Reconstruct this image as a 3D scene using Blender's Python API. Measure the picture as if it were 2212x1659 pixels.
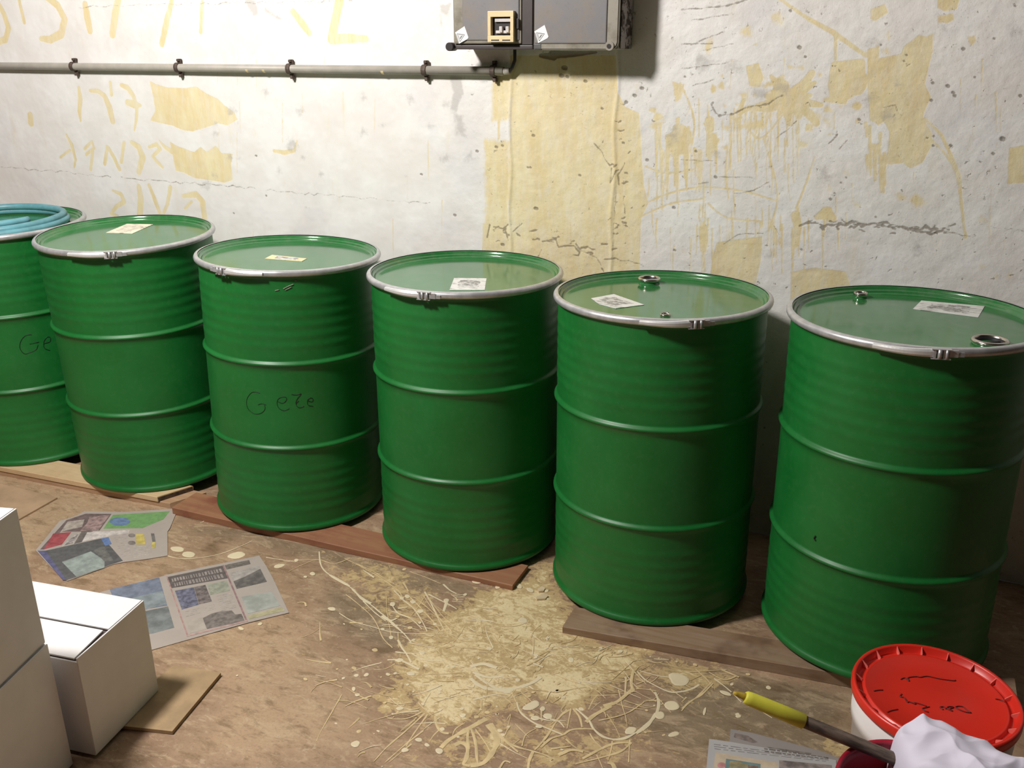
import bpy, bmesh, math, random
import numpy as np
from mathutils import Vector, Matrix, noise
rnd = random.Random(7)
for o in list(bpy.data.objects): bpy.data.objects.remove(o)
C = bpy.context.scene.collection
PI = math.pi

# ------------------------------------------------------------------ camera, light, exposure
IW, IH = 2212, 1659
FOC, CAMZ, YAW, PIT = 1960.53, 1.5357, 0.40548, 0.35582
FW = Vector((-math.sin(YAW)*math.cos(PIT), math.cos(YAW)*math.cos(PIT), -math.sin(PIT)))
RT = Vector((math.cos(YAW), math.sin(YAW), 0)); UP = RT.cross(FW)
cam = bpy.data.objects.new('camera', bpy.data.cameras.new('camera')); C.objects.link(cam)
cam.matrix_world = Matrix(((RT.x, UP.x, -FW.x, 0), (RT.y, UP.y, -FW.y, 0), (RT.z, UP.z, -FW.z, CAMZ), (0, 0, 0, 1)))
cam.data.sensor_fit = 'HORIZONTAL'; cam.data.sensor_width = 36; cam.data.lens = FOC/IW*36
cam.data.clip_start = 0.05
sc = bpy.context.scene; sc.camera = cam
w = bpy.data.worlds.new('world'); sc.world = w; w.use_nodes = True
w.node_tree.nodes['Background'].inputs[0].default_value = (0.9, 0.95, 1, 1)
w.node_tree.nodes['Background'].inputs[1].default_value = 0.02
def lamp(name, loc, power, col, rad):
    l = bpy.data.lights.new(name, 'POINT'); l.energy = power; l.color = col; l.shadow_soft_size = rad
    o = bpy.data.objects.new(name, l); o.location = loc; C.objects.link(o); return o
lamp('ceiling_bulb_light', (-2.02, 0.80, 2.70), 308, (1, 0.968, 0.935), 0.15)
sc.view_settings.view_transform = 'Standard'; sc.view_settings.look = 'None'
sc.view_settings.gamma = 1; sc.view_settings.use_curve_mapping = False
sc.view_settings.exposure = 0.0

# ------------------------------------------------------------------ geometry helpers
WY = 2.80                                         # plane of the back wall
CO = Vector((0, 0, CAMZ))
def ray(px, py): return FW + RT*((px-IW/2)/FOC) - UP*((py-IH/2)/FOC)
def fl(px, py, z=0.0):                            # point of the horizontal plane z
    d = ray(px, py); t = (z-CAMZ)/d.z; return Vector((d.x*t, d.y*t, z))
def wl(px, py, Y=WY):                             # point of the vertical plane y = Y
    d = ray(px, py); t = Y/d.y; return Vector((d.x*t, Y, CAMZ+d.z*t))

def mesh_obj(name, bm, m=None, parent=None, smooth=False):
    me = bpy.data.meshes.new(name); bm.normal_update(); bm.to_mesh(me); bm.free()
    if smooth:
        me.polygons.foreach_set('use_smooth', [True]*len(me.polygons))
    if m is not None:
        for k in (m if isinstance(m, (list, tuple)) else [m]): me.materials.append(k)
    o = bpy.data.objects.new(name, me); C.objects.link(o)
    if parent is not None: o.parent = parent
    return o
def empty(name, loc=(0, 0, 0), rot=(0, 0, 0)):
    o = bpy.data.objects.new(name, None); o.empty_display_size = 0.1
    o.location = loc; o.rotation_euler = rot; C.objects.link(o); return o
def tag(o, label, cat=None, group=None, kind=None):
    o['label'] = label
    if cat: o['category'] = cat
    if group: o['group'] = group
    if kind: o['kind'] = kind
    return o
def lathe(bm, prof, n=96, a0=0.0, a1=2*PI, cx=0, cy=0, mi=0):
    full = abs(a1-a0-2*PI) < 1e-6
    k = n if full else n+1
    rings = []
    for i in range(k):
        a = a0+(a1-a0)*i/n; ca, sa = math.cos(a), math.sin(a)
        rings.append([bm.verts.new((cx+r*ca, cy+r*sa, z)) for r, z in prof])
    for i in range(n):
        A, B = rings[i], rings[(i+1) % k]
        for j in range(len(prof)-1):
            try: f = bm.faces.new((A[j], B[j], B[j+1], A[j+1])); f.material_index = mi; f.smooth = True
            except ValueError: pass
    return rings
def box(bm, lo, hi, bev=0.0, mi=0):
    r = bmesh.ops.create_cube(bm, size=1)
    vs = r['verts']
    for v in vs:
        v.co = Vector([lo[i]+(v.co[i]+0.5)*(hi[i]-lo[i]) for i in range(3)])
    fs = set(f for v in vs for f in v.link_faces)
    for f in fs: f.material_index = mi
    if bev > 0:
        es = list(set(e for v in vs for e in v.link_edges))
        bmesh.ops.bevel(bm, geom=es, offset=bev, segments=2, affect='EDGES', profile=0.6)
def tube(bm, pts, rad, n=10, cap=True, mi=0):
    pts = [Vector(p) for p in pts]; rings = []; prev = None
    for i, p in enumerate(pts):
        t = (pts[min(i+1, len(pts)-1)]-pts[max(i-1, 0)]).normalized()
        if prev is None:
            u = t.orthogonal().normalized()
        else:
            u = (prev-t*prev.dot(t)).normalized()
        prev = u; v = t.cross(u)
        r = rad[i] if isinstance(rad, (list, tuple)) else rad
        rings.append([bm.verts.new(p+(u*math.cos(2*PI*k/n)+v*math.sin(2*PI*k/n))*r) for k in range(n)])
    for a, b in zip(rings, rings[1:]):
        for k in range(n):
            f = bm.faces.new((a[k], a[(k+1) % n], b[(k+1) % n], b[k])); f.smooth = True; f.material_index = mi
    if cap:
        for r in (rings[0][::-1], rings[-1]):
            f = bm.faces.new(r); f.material_index = mi
def slab(bm, poly, z0, z1, mi=0):                 # poly: list of xy(z), vertical prism
    lo = [bm.verts.new((p[0], p[1], z0)) for p in poly]; hi = [bm.verts.new((p[0], p[1], z1)) for p in poly]
    n = len(poly); fs = []
    area = sum(poly[i][0]*poly[(i+1) % n][1]-poly[(i+1) % n][0]*poly[i][1] for i in range(n))
    if area < 0: lo.reverse(); hi.reverse()
    fs.append(bm.faces.new(hi)); fs.append(bm.faces.new(lo[::-1]))
    for i in range(n): fs.append(bm.faces.new((lo[i], lo[(i+1) % n], hi[(i+1) % n], hi[i])))
    for f in fs: f.material_index = mi
def hexa(bm, lo4, hi4, mi=0):                     # general box: 4 bottom corners, 4 top corners (ccw)
    a = [bm.verts.new(p) for p in lo4]; b = [bm.verts.new(p) for p in hi4]
    for f in (a[::-1], b): bm.faces.new(f).material_index = mi
    for i in range(4): bm.faces.new((a[i], a[(i+1) % 4], b[(i+1) % 4], b[i])).material_index = mi
def resample(pts, step):
    out = [Vector(pts[0])]
    for a, b in zip(pts, pts[1:]):
        a, b = Vector(a), Vector(b); L = (b-a).length; n = max(1, int(L/step))
        for i in range(1, n+1): out.append(a.lerp(b, i/n))
    return out
def smoothline(pts, sub=6):                       # Catmull-Rom
    P = [Vector(p) for p in pts]
    if len(P) < 3: return resample(P, (P[-1]-P[0]).length/4+1e-6)
    out = []
    for i in range(len(P)-1):
        p0, p1, p2, p3 = P[max(i-1, 0)], P[i], P[i+1], P[min(i+2, len(P)-1)]
        for k in range(sub):
            t = k/sub
            out.append(0.5*((2*p1)+(p2-p0)*t+(2*p0-5*p1+4*p2-p3)*t*t+(3*p1-p0-3*p2+p3)*t**3))
    out.append(P[-1]); return out

# ------------------------------------------------------------------ material helpers
def S(r, g, b):                                   # sRGB 0-255 -> linear
    f = lambda c: (c/255/12.92) if c <= 10 else ((c/255+0.055)/1.055)**2.4
    return (f(r), f(g), f(b), 1)
class NT:
    def __init__(s, name):
        s.m = bpy.data.materials.new(name); s.m.use_nodes = True
        s.t = s.m.node_tree; s.b = s.t.nodes['Principled BSDF']; s._c = None
    def n(s, typ, **kw):
        nd = s.t.nodes.new(typ)
        for k, v in kw.items(): setattr(nd, k, v)
        return nd
    def l(s, a, b): s.t.links.new(a, b)
    def coord(s):
        if s._c is None: s._c = s.n('ShaderNodeTexCoord')
        return s._c.outputs['Object']
    def noise(s, scale, detail=4, rough=0.6, stretch=None, dist=0.0):
        nd = s.n('ShaderNodeTexNoise'); nd.inputs['Scale'].default_value = scale
        nd.inputs['Detail'].default_value = detail; nd.inputs['Roughness'].default_value = rough
        nd.inputs['Distortion'].default_value = dist
        v = s.coord()
        if stretch:
            mp = s.n('ShaderNodeMapping'); mp.inputs['Scale'].default_value = stretch
            s.l(v, mp.inputs[0]); v = mp.outputs[0]
        s.l(v, nd.inputs['Vector']); return nd.outputs['Fac']
    def ramp(s, fac, lo, hi, a=0.0, b=1.0):
        nd = s.n('ShaderNodeMapRange'); nd.interpolation_type = 'SMOOTHSTEP'
        for i, v in ((1, lo), (2, hi), (3, a), (4, b)): nd.inputs[i].default_value = v
        s.l(fac, nd.inputs[0]); return nd.outputs[0]
    def math(s, op, a, b):
        nd = s.n('ShaderNodeMath', operation=op)
        for i, v in enumerate((a, b)):
            if isinstance(v, (int, float)): nd.inputs[i].default_value = v
            else: s.l(v, nd.inputs[i])
        return nd.outputs[0]
    def mix(s, fac, a, b, mode='MIX'):
        nd = s.n('ShaderNodeMix', data_type='RGBA', blend_type=mode)
        for i, v in ((0, fac), (6, a), (7, b)):
            if isinstance(v, (int, float)): nd.inputs[i].default_value = v
            elif isinstance(v, tuple): nd.inputs[i].default_value = v
            else: s.l(v, nd.inputs[i])
        return nd.outputs[2]
    def base(s, c):
        if isinstance(c, tuple): s.b.inputs['Base Color'].default_value = c
        else: s.l(c, s.b.inputs['Base Color'])
    def rough(s, r):
        if isinstance(r, (int, float)): s.b.inputs['Roughness'].default_value = r
        else: s.l(r, s.b.inputs['Roughness'])
    def bump(s, h, strength=0.3, dist=0.002):
        nd = s.n('ShaderNodeBump'); nd.inputs['Strength'].default_value = strength; nd.inputs['Distance'].default_value = dist
        s.l(h, nd.inputs['Height']); s.l(nd.outputs[0], s.b.inputs['Normal'])
def simple(name, c, rough=0.5, metal=0.0, var=0.12, scale=30, bump=0.0, spec=None, stretch=None):
    t = NT(name); nz = t.noise(scale, 4, 0.6, stretch)
    dk = tuple(c[i]*(1-var) for i in range(3))+(1,); lt = tuple(min(1, c[i]*(1+var)) for i in range(3))+(1,)
    t.base(t.mix(t.ramp(nz, 0.3, 0.7), dk, lt)); t.rough(rough); t.b.inputs['Metallic'].default_value = metal
    if spec is not None: t.b.inputs['Specular IOR Level'].default_value = spec
    if bump: t.bump(nz, bump, 0.002)
    return t.m

# ------------------------------------------------------------------ wall and floor painting helpers (numpy masks stored on vertices)
def poly_sd(X, Y, poly):
    n = len(poly); d = np.full(X.shape, 1e9); ins = np.zeros(X.shape, bool)
    for i in range(n):
        x0, y0 = poly[i]; x1, y1 = poly[(i+1) % n]
        dx, dy = x1-x0, y1-y0; t = np.clip(((X-x0)*dx+(Y-y0)*dy)/(dx*dx+dy*dy+1e-12), 0, 1)
        d = np.minimum(d, np.hypot(X-x0-t*dx, Y-y0-t*dy))
        c = ((y0 > Y) != (y1 > Y)) & (X < (x1-x0)*(Y-y0)/((y1-y0) if abs(y1-y0) > 1e-12 else 1e-12)+x0)
        ins ^= c
    return np.where(ins, -d, d)
def line_sd(X, Y, pts, wid):
    d = np.full(X.shape, 1e9)
    wd = wid if isinstance(wid, (list, tuple)) else [wid]*len(pts)
    for i in range(len(pts)-1):
        (x0, y0), (x1, y1) = pts[i], pts[i+1]
        dx, dy = x1-x0, y1-y0; t = np.clip(((X-x0)*dx+(Y-y0)*dy)/(dx*dx+dy*dy+1e-12), 0, 1)
        d = np.minimum(d, np.hypot(X-x0-t*dx, Y-y0-t*dy)-(wd[i]*(1-t)+wd[i+1]*t)/2)
    return d
class Canvas:
    def __init__(s, xs, ys, nch, conv):
        s.X, s.Y = np.meshgrid(xs, ys, indexing='ij'); s.a = np.zeros(s.X.shape+(nch,)); s.conv = conv
    def put(s, ch, kind, pts, wid=0, soft=0.006, val=1.0, px=True):
        P = [s.conv(*p) for p in pts] if px else pts
        pad = soft*2+(max(wid) if isinstance(wid, (list, tuple)) else wid)
        x0, x1 = min(p[0] for p in P)-pad, max(p[0] for p in P)+pad; y0, y1 = min(p[1] for p in P)-pad, max(p[1] for p in P)+pad
        i0, i1 = np.searchsorted(s.X[:, 0], (x0, x1)); j0, j1 = np.searchsorted(s.Y[0], (y0, y1))
        if i1 <= i0 or j1 <= j0: return
        X, Y = s.X[i0:i1, j0:j1], s.Y[i0:i1, j0:j1]
        d = poly_sd(X, Y, P) if kind == 'poly' else line_sd(X, Y, P, wid)
        v = np.clip(0.5-d/(2*soft), 0, 1)*val
        s.a[i0:i1, j0:j1, ch] = np.maximum(s.a[i0:i1, j0:j1, ch], v)
def grid_obj(name, xs, ys, pos, cols, m):
    nx, ny = len(xs), len(ys); X, Y = np.meshgrid(xs, ys, indexing='ij')
    co = pos(X, Y).reshape(-1, 3).astype(np.float32)
    idx = np.arange(nx*ny).reshape(nx, ny)
    q = np.stack([idx[:-1, :-1], idx[1:, :-1], idx[1:, 1:], idx[:-1, 1:]], -1).reshape(-1, 4).astype(np.int32)
    me = bpy.data.meshes.new(name); me.vertices.add(len(co)); me.vertices.foreach_set('co', co.ravel())
    me.loops.add(q.size); me.loops.foreach_set('vertex_index', q.ravel())
    me.polygons.add(len(q)); me.polygons.foreach_set('loop_start', np.arange(0, q.size, 4, dtype=np.int32))
    me.update(calc_edges=True)
    me.polygons.foreach_set('use_smooth', np.ones(len(q), bool))
    at = me.color_attributes.new('paint', 'FLOAT_COLOR', 'POINT')
    at.data.foreach_set('color', cols.reshape(-1, 4).astype(np.float32).ravel())
    me.materials.append(m); o = bpy.data.objects.new(name, me); C.objects.link(o); o['kind'] = 'structure'; return o
def fbm(X, Y, f, seed, octs=4):
    rs = np.random.RandomState(seed); out = np.zeros(X.shape); a = 1.0
    for o in range(octs):
        g = rs.rand(64, 64); x = X*f; y = Y*f; xi = np.floor(x).astype(int); yi = np.floor(y).astype(int)
        tx = x-xi; ty = y-yi; tx = tx*tx*(3-2*tx); ty = ty*ty*(3-2*ty)
        G = lambda i, j: g[i % 64, j % 64]
        out += a*((G(xi, yi)*(1-tx)+G(xi+1, yi)*tx)*(1-ty)+(G(xi, yi+1)*(1-tx)+G(xi+1, yi+1)*tx)*ty-0.5)
        a *= 0.55; f *= 2.07
    return out

# ------------------------------------------------------------------ back wall
wx = np.concatenate([np.linspace(-4.6, -3.9, 8), np.arange(-3.84, 0.8, 0.0035), np.linspace(0.85, 6.0, 20)])
wz = np.concatenate([np.linspace(0, 0.5, 8), np.arange(0.56, 1.78, 0.0035), np.linspace(1.84, 3.2, 10)])
wc = Canvas(wx, wz, 4, lambda a, b: (lambda v: (v.x, v.z))(wl(a, b)))
M = 1/620.0                                        # metres per pixel on the wall, roughly
def ys(pts, wpx, v=1.0, soft=0.0055): wc.put(0, 'line', pts, [x*M for x in wpx] if isinstance(wpx, list) else wpx*M, soft, 0.45+0.55*v)
def yp(pts, v=1.0, soft=0.006): wc.put(0, 'poly', pts, 0, soft, v)
def dk(pts, wpx, v=1.0, soft=0.0042): wc.put(2, 'line', pts, [x*M for x in wpx] if isinstance(wpx, list) else wpx*M, soft, v)
def gy(pts, v=1.0, soft=0.012): wc.put(3, 'poly', pts, 0, soft, v)
# brushed letters showing through, top row
ys([(-14, -10), (8, 30), (18, 60), (12, 85), (-8, 92)], 14); ys([(38, -10), (48, 30), (52, 48)], 9, 0.8)
ys([(98, -8), (125, 12), (140, 42), (132, 74), (108, 86), (88, 84)], [14, 16, 16, 18, 16, 10])
ys([(184, 10), (188, 35), (194, 66)], [15, 18, 15]); ys([(257, -10), (249, 30), (243, 74)], [16, 18, 17])
ys([(372, 0), (362, 40), (350, 95)], [10, 16, 14], 0.62); ys([(437, 5), (434, 70)], 9, 0.55)
ys([(632, 25), (652, 50), (668, 72)], [12, 15, 12], 0.75); ys([(735, -10), (725, 40), (717, 85), (750, 83), (790, 84)], [18, 18, 20, 17, 12])
# second row
ys([(170, 190), (173, 215), (171, 240), (174, 262)], [8, 14, 10, 4], 0.9)
ys([(194, 196), (212, 197), (226, 208), (236, 232), (243, 262)], [6, 10, 12, 16, 14]); ys([(238, 178), (241, 205)], 8, 0.6)
ys([(262, 184), (276, 190), (287, 206), (293, 220)], [8, 12, 12, 8]); ys([(276, 222), (292, 226), (303, 228)], [14, 18, 6]); ys([(296, 230), (294, 262), (290, 282)], [10, 7, 3], 0.8)
yp([(324, 176), (338, 183), (360, 190), (400, 192), (424, 188), (446, 203), (470, 214), (484, 228), (506, 244), (512, 258), (492, 270), (470, 266), (440, 276), (416, 283), (394, 280), (372, 270), (350, 266), (326, 260), (336, 240), (333, 212)])
ys([(65, 250), (66, 266)], 17, 0.95)
# third row
ys([(143, 292), (154, 312), (163, 345), (160, 362)], [5, 9, 7, 4], 0.75); ys([(130, 340), (150, 325)], 6, 0.6)
ys([(182, 322), (198, 306), (203, 320), (186, 334)], 7, 0.75); ys([(200, 326), (196, 366)], 8, 0.8)
ys([(232, 318), (226, 354)], 9, 0.9); ys([(234, 320), (246, 340), (258, 366)], 9, 0.9); ys([(268, 308), (262, 350)], 8, 0.9)
ys([(284, 308), (300, 318), (308, 340), (300, 372)], [9, 14, 18, 13]); ys([(322, 318), (338, 312), (346, 322), (330, 338), (340, 350), (352, 362)], [6, 9, 9, 7, 9, 5], 0.8)
yp([(368, 308), (386, 318), (420, 330), (434, 318), (446, 330), (466, 316), (478, 332), (502, 334), (498, 356), (502, 388), (486, 394), (452, 388), (420, 384), (398, 372), (380, 368)])
ys([(372, 328), (356, 318), (344, 304)], [12, 8, 3], 0.8); ys([(592, 326), (614, 330), (636, 326), (642, 304)], [6, 10, 8, 3], 0.55)
# fourth row
ys([(244, 412), (262, 420), (268, 436), (252, 446), (240, 462), (256, 468)], [6, 10, 12, 10, 8, 6], 0.75)
ys([(300, 404), (304, 430), (302, 470)], [14, 17, 18], 0.8); ys([(322, 400), (334, 430), (346, 462)], [8, 12, 9], 0.75); ys([(368, 404), (362, 440), (350, 470)], [10, 10, 6], 0.7)
ys([(396, 424), (424, 420), (438, 436), (442, 472)], [8, 14, 15, 14], 0.85); ys([(400, 450), (414, 436)], 6, 0.6)
# pale pillar of old paint in the middle
yp([(1104, 120), (1330, 120), (1334, 200), (1350, 232), (1380, 245), (1384, 320), (1390, 400), (1400, 440), (1384, 470), (1380, 620), (1102, 600), (1100, 420), (1104, 300)], 1.0, 0.004)
yp([(1062, 150), (1106, 160), (1104, 260), (1062, 262)], 0.62, 0.02); yp([(1046, 300), (1104, 305), (1102, 600), (1044, 560), (1048, 440)], 0.6, 0.02)
yp([(1044, 484), (1104, 480), (1104, 600), (1040, 600)], 0.85, 0.006); ys([(1076, 170), (1078, 300)], 5, 0.6)
# right-hand patches
Z3 = lambda L: [(1472+a*0.3376, b*0.3376) for a, b in L]
yp(Z3([(965, 402), (1090, 388), (1165, 378), (1178, 400), (1172, 470), (1186, 490), (1180, 560), (1150, 600), (1100, 612), (1060, 640), (1050, 665), (960, 652), (942, 540), (952, 470)]))
yp(Z3([(1196, 372), (1190, 318), (1262, 298), (1262, 378), (1410, 350), (1426, 300), (1520, 228), (1566, 240), (1604, 226), (1604, 330), (1578, 430), (1556, 540), (1592, 622), (1560, 690), (1540, 750), (1602, 860), (1592, 940), (1540, 1040), (1470, 1076), (1420, 1040), (1310, 1050), (1326, 960), (1340, 850), (1300, 770), (1262, 800), (1240, 780), (1210, 770), (1202, 640)]))
yp(Z3([(418, 424), (492, 408), (522, 500), (500, 556), (440, 545)])); yp(Z3([(1212, 60), (1300, 30), (1320, 80), (1240, 134), (1212, 120)]), 0.85)
yp(Z3([(1645, -20), (1780, -20), (1760, 56), (1680, 66), (1646, 50)]), 1.0); yp(Z3([(1636, 100), (1740, 84), (1752, 130), (1700, 150), (1640, 148)]), 0.6)
yp(Z3([(2100, 950), (2220, 930), (2260, 1160), (2090, 1176), (2096, 1040)]), 0.85); yp(Z3([(1826, 232), (1880, 228), (1890, 268), (1850, 300)]), 0.6)
for a in range(14):
    th = 2*PI*a/14+0.2; rr = 120+90*(a % 3 == 0)+40*rnd.random()
    ys(Z3([(680, 640), (680+rr*math.cos(th), 640+rr*0.75*math.sin(th))]), [26, 5], 0.9)
yp(Z3([(560, 600), (700, 590), (780, 660), (730, 710), (640, 715), (560, 660)]))
ys(Z3([(700, 620), (780, 540), (836, 470)]), [22, 14, 10]); ys(Z3([(760, 680), (820, 730), (866, 790)]), [14, 13, 10]); ys(Z3([(560, 700), (440, 690), (370, 720), (400, 640)]), [10, 8, 9, 6], 0.8)
for k in range(26):                                # drips under the splash and under the seam
    x = rnd.uniform(300, 760); y0 = 690+rnd.uniform(0, 60); L = rnd.uniform(80, 480)
    ys(Z3([(x, y0), (x+rnd.uniform(-8, 8), y0+L)]), [rnd.uniform(2, 3.6), 1.6], rnd.uniform(0.4, 0.7))
for k in range(30):
    x = rnd.uniform(60, 1100); y0 = rnd.uniform(1300, 1480); L = rnd.uniform(120, 340)
    ys(Z3([(x, y0), (x+rnd.uniform(-6, 6), y0+L)]), [rnd.uniform(2, 3.4), 1.6], rnd.uniform(0.35, 0.6))
for k in range(16):
    x = rnd.uniform(-160, 230); y0 = rnd.uniform(760, 1000); L = rnd.uniform(150, 420)
    ys(Z3([(x, y0), (x+rnd.uniform(-6, 6), y0+L)]), [rnd.uniform(5, 9), 2.5], rnd.uniform(0.56, 0.8))
for k in range(16):
    x = rnd.uniform(1140, 1320); y0 = rnd.uniform(780, 1080); ys(Z3([(x, y0), (x+4, y0+rnd.uniform(60, 260))]), [6, 2.5], 0.6)
ys(Z3([(180, 775), (180, 822)]), 16, 0.9); ys(Z3([(172, 830), (165, 1000)]), [5, 3], 0.8); ys(Z3([(200, 880), (180, 1020)]), [14, 6], 0.75)
yp(Z3([(0, 790), (60, 840), (70, 900), (20, 990), (-60, 1000), (-80, 860)]), 0.75); yp(Z3([(-60, 520), (20, 540), (0, 640), (-40, 660)]), 0.6)
ys(Z3([(870, 1390), (930, 1360), (965, 1395)]), [10, 20, 12], 0.8); ys(Z3([(730, 1380), (745, 1450), (730, 1560)]), [16, 14, 12], 0.7); ys(Z3([(140, 1460), (140, 1600)]), [16, 12], 0.65)
yp([(1550, 525), (1600, 518), (1646, 512), (1644, 556), (1632, 612), (1534, 614), (1540, 560)]); yp([(1710, 588), (1760, 580), (1826, 588), (1838, 624), (1836, 690), (1708, 690)])
ys([(1680, -5), (1745, 40), (1800, 70), (1872, 122)], [3, 4, 7, 4], 0.85); ys([(1806, 80), (1805, 130)], [5, 3], 0.7)
ys(Z3([(1560, 760), (1660, 860), (1720, 980), (1780, 1120), (1790, 1300), (1820, 1520)]), 4, 0.6)
for k in range(60):                                # thin ghost drips everywhere on the right half and a few on the left
    x = rnd.uniform(900, 2300) if k < 46 else rnd.uniform(400, 900); y0 = rnd.uniform(120, 520)
    ys([(x, y0), (x+rnd.uniform(-2, 2), y0+rnd.uniform(20, 90))], [2.2, 1.4], 0.35)
# cracks and seams
def crack(pts, wpx, v=1.0, jit=3.0, step=9):
    P = resample([Vector((a, b, 0)) for a, b in pts], step)
    Q = [(p.x+rnd.uniform(-jit, jit)*0.5, p.y+rnd.uniform(-jit, jit)) for p in P]
    W_ = [max(0.5, wpx*0.72*rnd.uniform(0.12, 1.5)) for _ in Q]
    dk(Q, W_, v)
crack([(-20, 361), (80, 367), (160, 374), (240, 383)], 2.0, 0.72); crack([(262, 384), (340, 391), (420, 396), (520, 404)], 2.4, 0.8)
crack([(520, 404), (640, 416), (780, 428), (930, 440)], 1.8, 0.68); crack([(170, 16), (230, 12), (380, 10), (560, 6), (760, 0)], 2.0, 0.66)
crack([(1728, 486), (1790, 485), (1850, 481), (1905, 484), (1960, 490)], 3.2, 1.0, 5); crack([(1820, 476), (1860, 484), (1930, 490), (2010, 500)], 2.6, 0.9, 5)
crack([(1960, 496), (2000, 490), (2035, 500), (2010, 508), (1975, 500)], 3.5, 0.95, 5); crack([(2030, 500), (2096, 510)], 2.2, 0.8); crack([(2110, 484), (2212, 500)], 1.8, 0.62)
crack([(1052, 512), (1058, 486)], 3.4, 0.95, 1); crack([(1066, 489), (1092, 496), (1098, 520)], 2.8, 0.9, 1); crack([(1144, 500), (1162, 496)], 3.4, 0.9, 1); crack([(1108, 500), (1128, 482)], 2.2, 0.8, 1)
crack([(1172, 520), (1200, 518), (1206, 534), (1240, 530), (1252, 545), (1250, 552), (1236, 550)], 3.0, 0.95, 2); crack([(1244, 528), (1254, 540)], 3, 0.9, 1); crack([(1250, 538), (1290, 556), (1300, 575)], 2, 0.8)
crack([(1304, 562), (1330, 558), (1380, 570), (1392, 576)], 2.2, 0.85); crack([(1284, 312), (1298, 330), (1305, 346), (1318, 356)], 2.4, 0.95); crack([(1320, 362), (1318, 392), (1330, 372), (1338, 366)], 2.4, 0.9)
crack([(1338, 400), (1334, 380), (1350, 352)], 2.6, 0.9); crack([(1330, 410), (1326, 470), (1322, 560)], 1.8, 0.72); crack([(1345, 425), (1350, 460)], 2.6, 0.8); crack([(1160, 560), (1170, 540)], 3, 0.8, 1)
crack([(1536, 222), (1548, 248), (1580, 246), (1600, 236), (1650, 226), (1690, 208)], 2.2, 0.85, 3); crack(Z3([(70, 548), (205, 512)]), 2.6, 0.85, 1.5); crack(Z3([(0, 60), (120, 55), (300, 35), (420, 0)]), 2.6, 0.85, 1)
for L in ([(60, 130), (340, 90)], [(0, 283), (200, 276)], [(60, 290), (150, 250), (280, 200)], [(120, 330), (330, 280)], [(0, 440), (300, 400)], [(215, 1128), (460, 1135)], [(0, 1025), (200, 1030)], [(340, 1240), (460, 1220), (560, 1165)], [(270, 1560), (360, 1500), (520, 1490)], [(600, 890), (680, 830), (735, 770)], [(400, 690), (450, 680), (560, 670)], [(1010, 950), (1060, 895)], [(940, 920), (1000, 860)], [(1290, 690), (1370, 670), (1385, 730)], [(590, 1440), (625, 1500)], [(80, 1180), (170, 1170)], [(500, 1070), (580, 1066)]):
    crack(Z3(L), 2.0, 0.78, 1.2)
for (a, b, r) in ((750, 300, 18), (790, 362, 11), (1700, 548, 16), (1735, 590, 13), (1745, 610, 13), (1605, 528, 12), (1595, 640, 12), (1420, 388, 9), (1438, 350, 9), (1275, 285, 8), (1800, 310, 14), (695, 66, 12), (1998, 245, 9), (2165, 610, 13), (2050, 885, 20), (1990, 980, 12), (1720, 930, 12), (1570, 880, 8), (1612, 870, 9), (1608, 930, 10), (1875, 492, 9), (765, 1595, 11), (215, 1130, 14), (90, 965, 12), (1135, 762, 12), (950, 1272, 13), (978, 1234, 8), (1018, 1168, 8), (1052, 1134, 8), (1285, 1440, 16), (1500, 1470, 20), (1240, 1386, 8), (280, 720, 10), (240, 740, 10), (320, 730, 9), (20, 490, 10), (200, 655, 7)):
    c = Z3([(a, b), (a+r*0.5, b+r*0.3)]); dk(c, r*0.34*0.9, 0.9)
for (a, b, r) in ((1218, 146, 9), (1212, 163, 7), (1225, 165, 5), (1264, 175, 5), (1152, 292, 5), (1157, 450, 7), (1300, 234, 4), (1352, 220, 5), (1370, 206, 6), (1386, 190, 6), (1030, 326, 5), (1072, 317, 5), (1085, 314, 4), (1346, 308, 4), (1085, 528, 6), (1252, 378, 4), (1140, 361, 3), (1455, 448, 5), (1397, 345, 5), (1457, 540, 4), (982, 464, 5), (1146, 361, 3), (910, 376, 4), (553, 336, 4), (575, 422, 3), (505, 460, 3)):
    dk([(a-1, b), (a+r*0.4, b+1)], r*0.9, 0.9)
dk([(1192, 118), (1240, 117), (1288, 113)], [14, 9, 3], 1.0); dk([(1168, 120), (1196, 122)], [6, 14], 1.0)
gy([(972, 165), (996, 168), (1000, 200), (985, 240), (974, 235), (980, 200)]); gy([(952, 12), (975, 8), (966, 30), (955, 28)]); gy([(528, -5), (550, 2), (560, 30), (548, 34), (536, 16)], 0.9); gy([(570, 14), (612, 40), (604, 46), (572, 26)], 0.7)
gy([(978, 240), (1000, 250), (1010, 300), (985, 290)], 0.7, 0.02); gy([(948, 10), (960, 60), (950, 60)], 0.6)
for k in range(26):
    a, b = rnd.uniform(430, 1040), rnd.uniform(190, 460); r = rnd.uniform(6, 20)
    gy([(a+r*math.cos(t)*rnd.uniform(0.6, 1.2), b+r*math.sin(t)*rnd.uniform(0.6, 1.2)) for t in (0, 1, 2, 3, 4, 5)], rnd.uniform(0.45, 0.62), 0.02)
for k in range(18):
    a, b = rnd.uniform(1400, 2200), rnd.uniform(40, 560); r = rnd.uniform(10, 34)
    gy([(a+r*math.cos(t)*rnd.uniform(0.6, 1.2), b+r*math.sin(t)*rnd.uniform(0.6, 1.2)) for t in (0, 1, 2, 3, 4, 5)], rnd.uniform(0.45, 0.6), 0.02)
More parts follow.
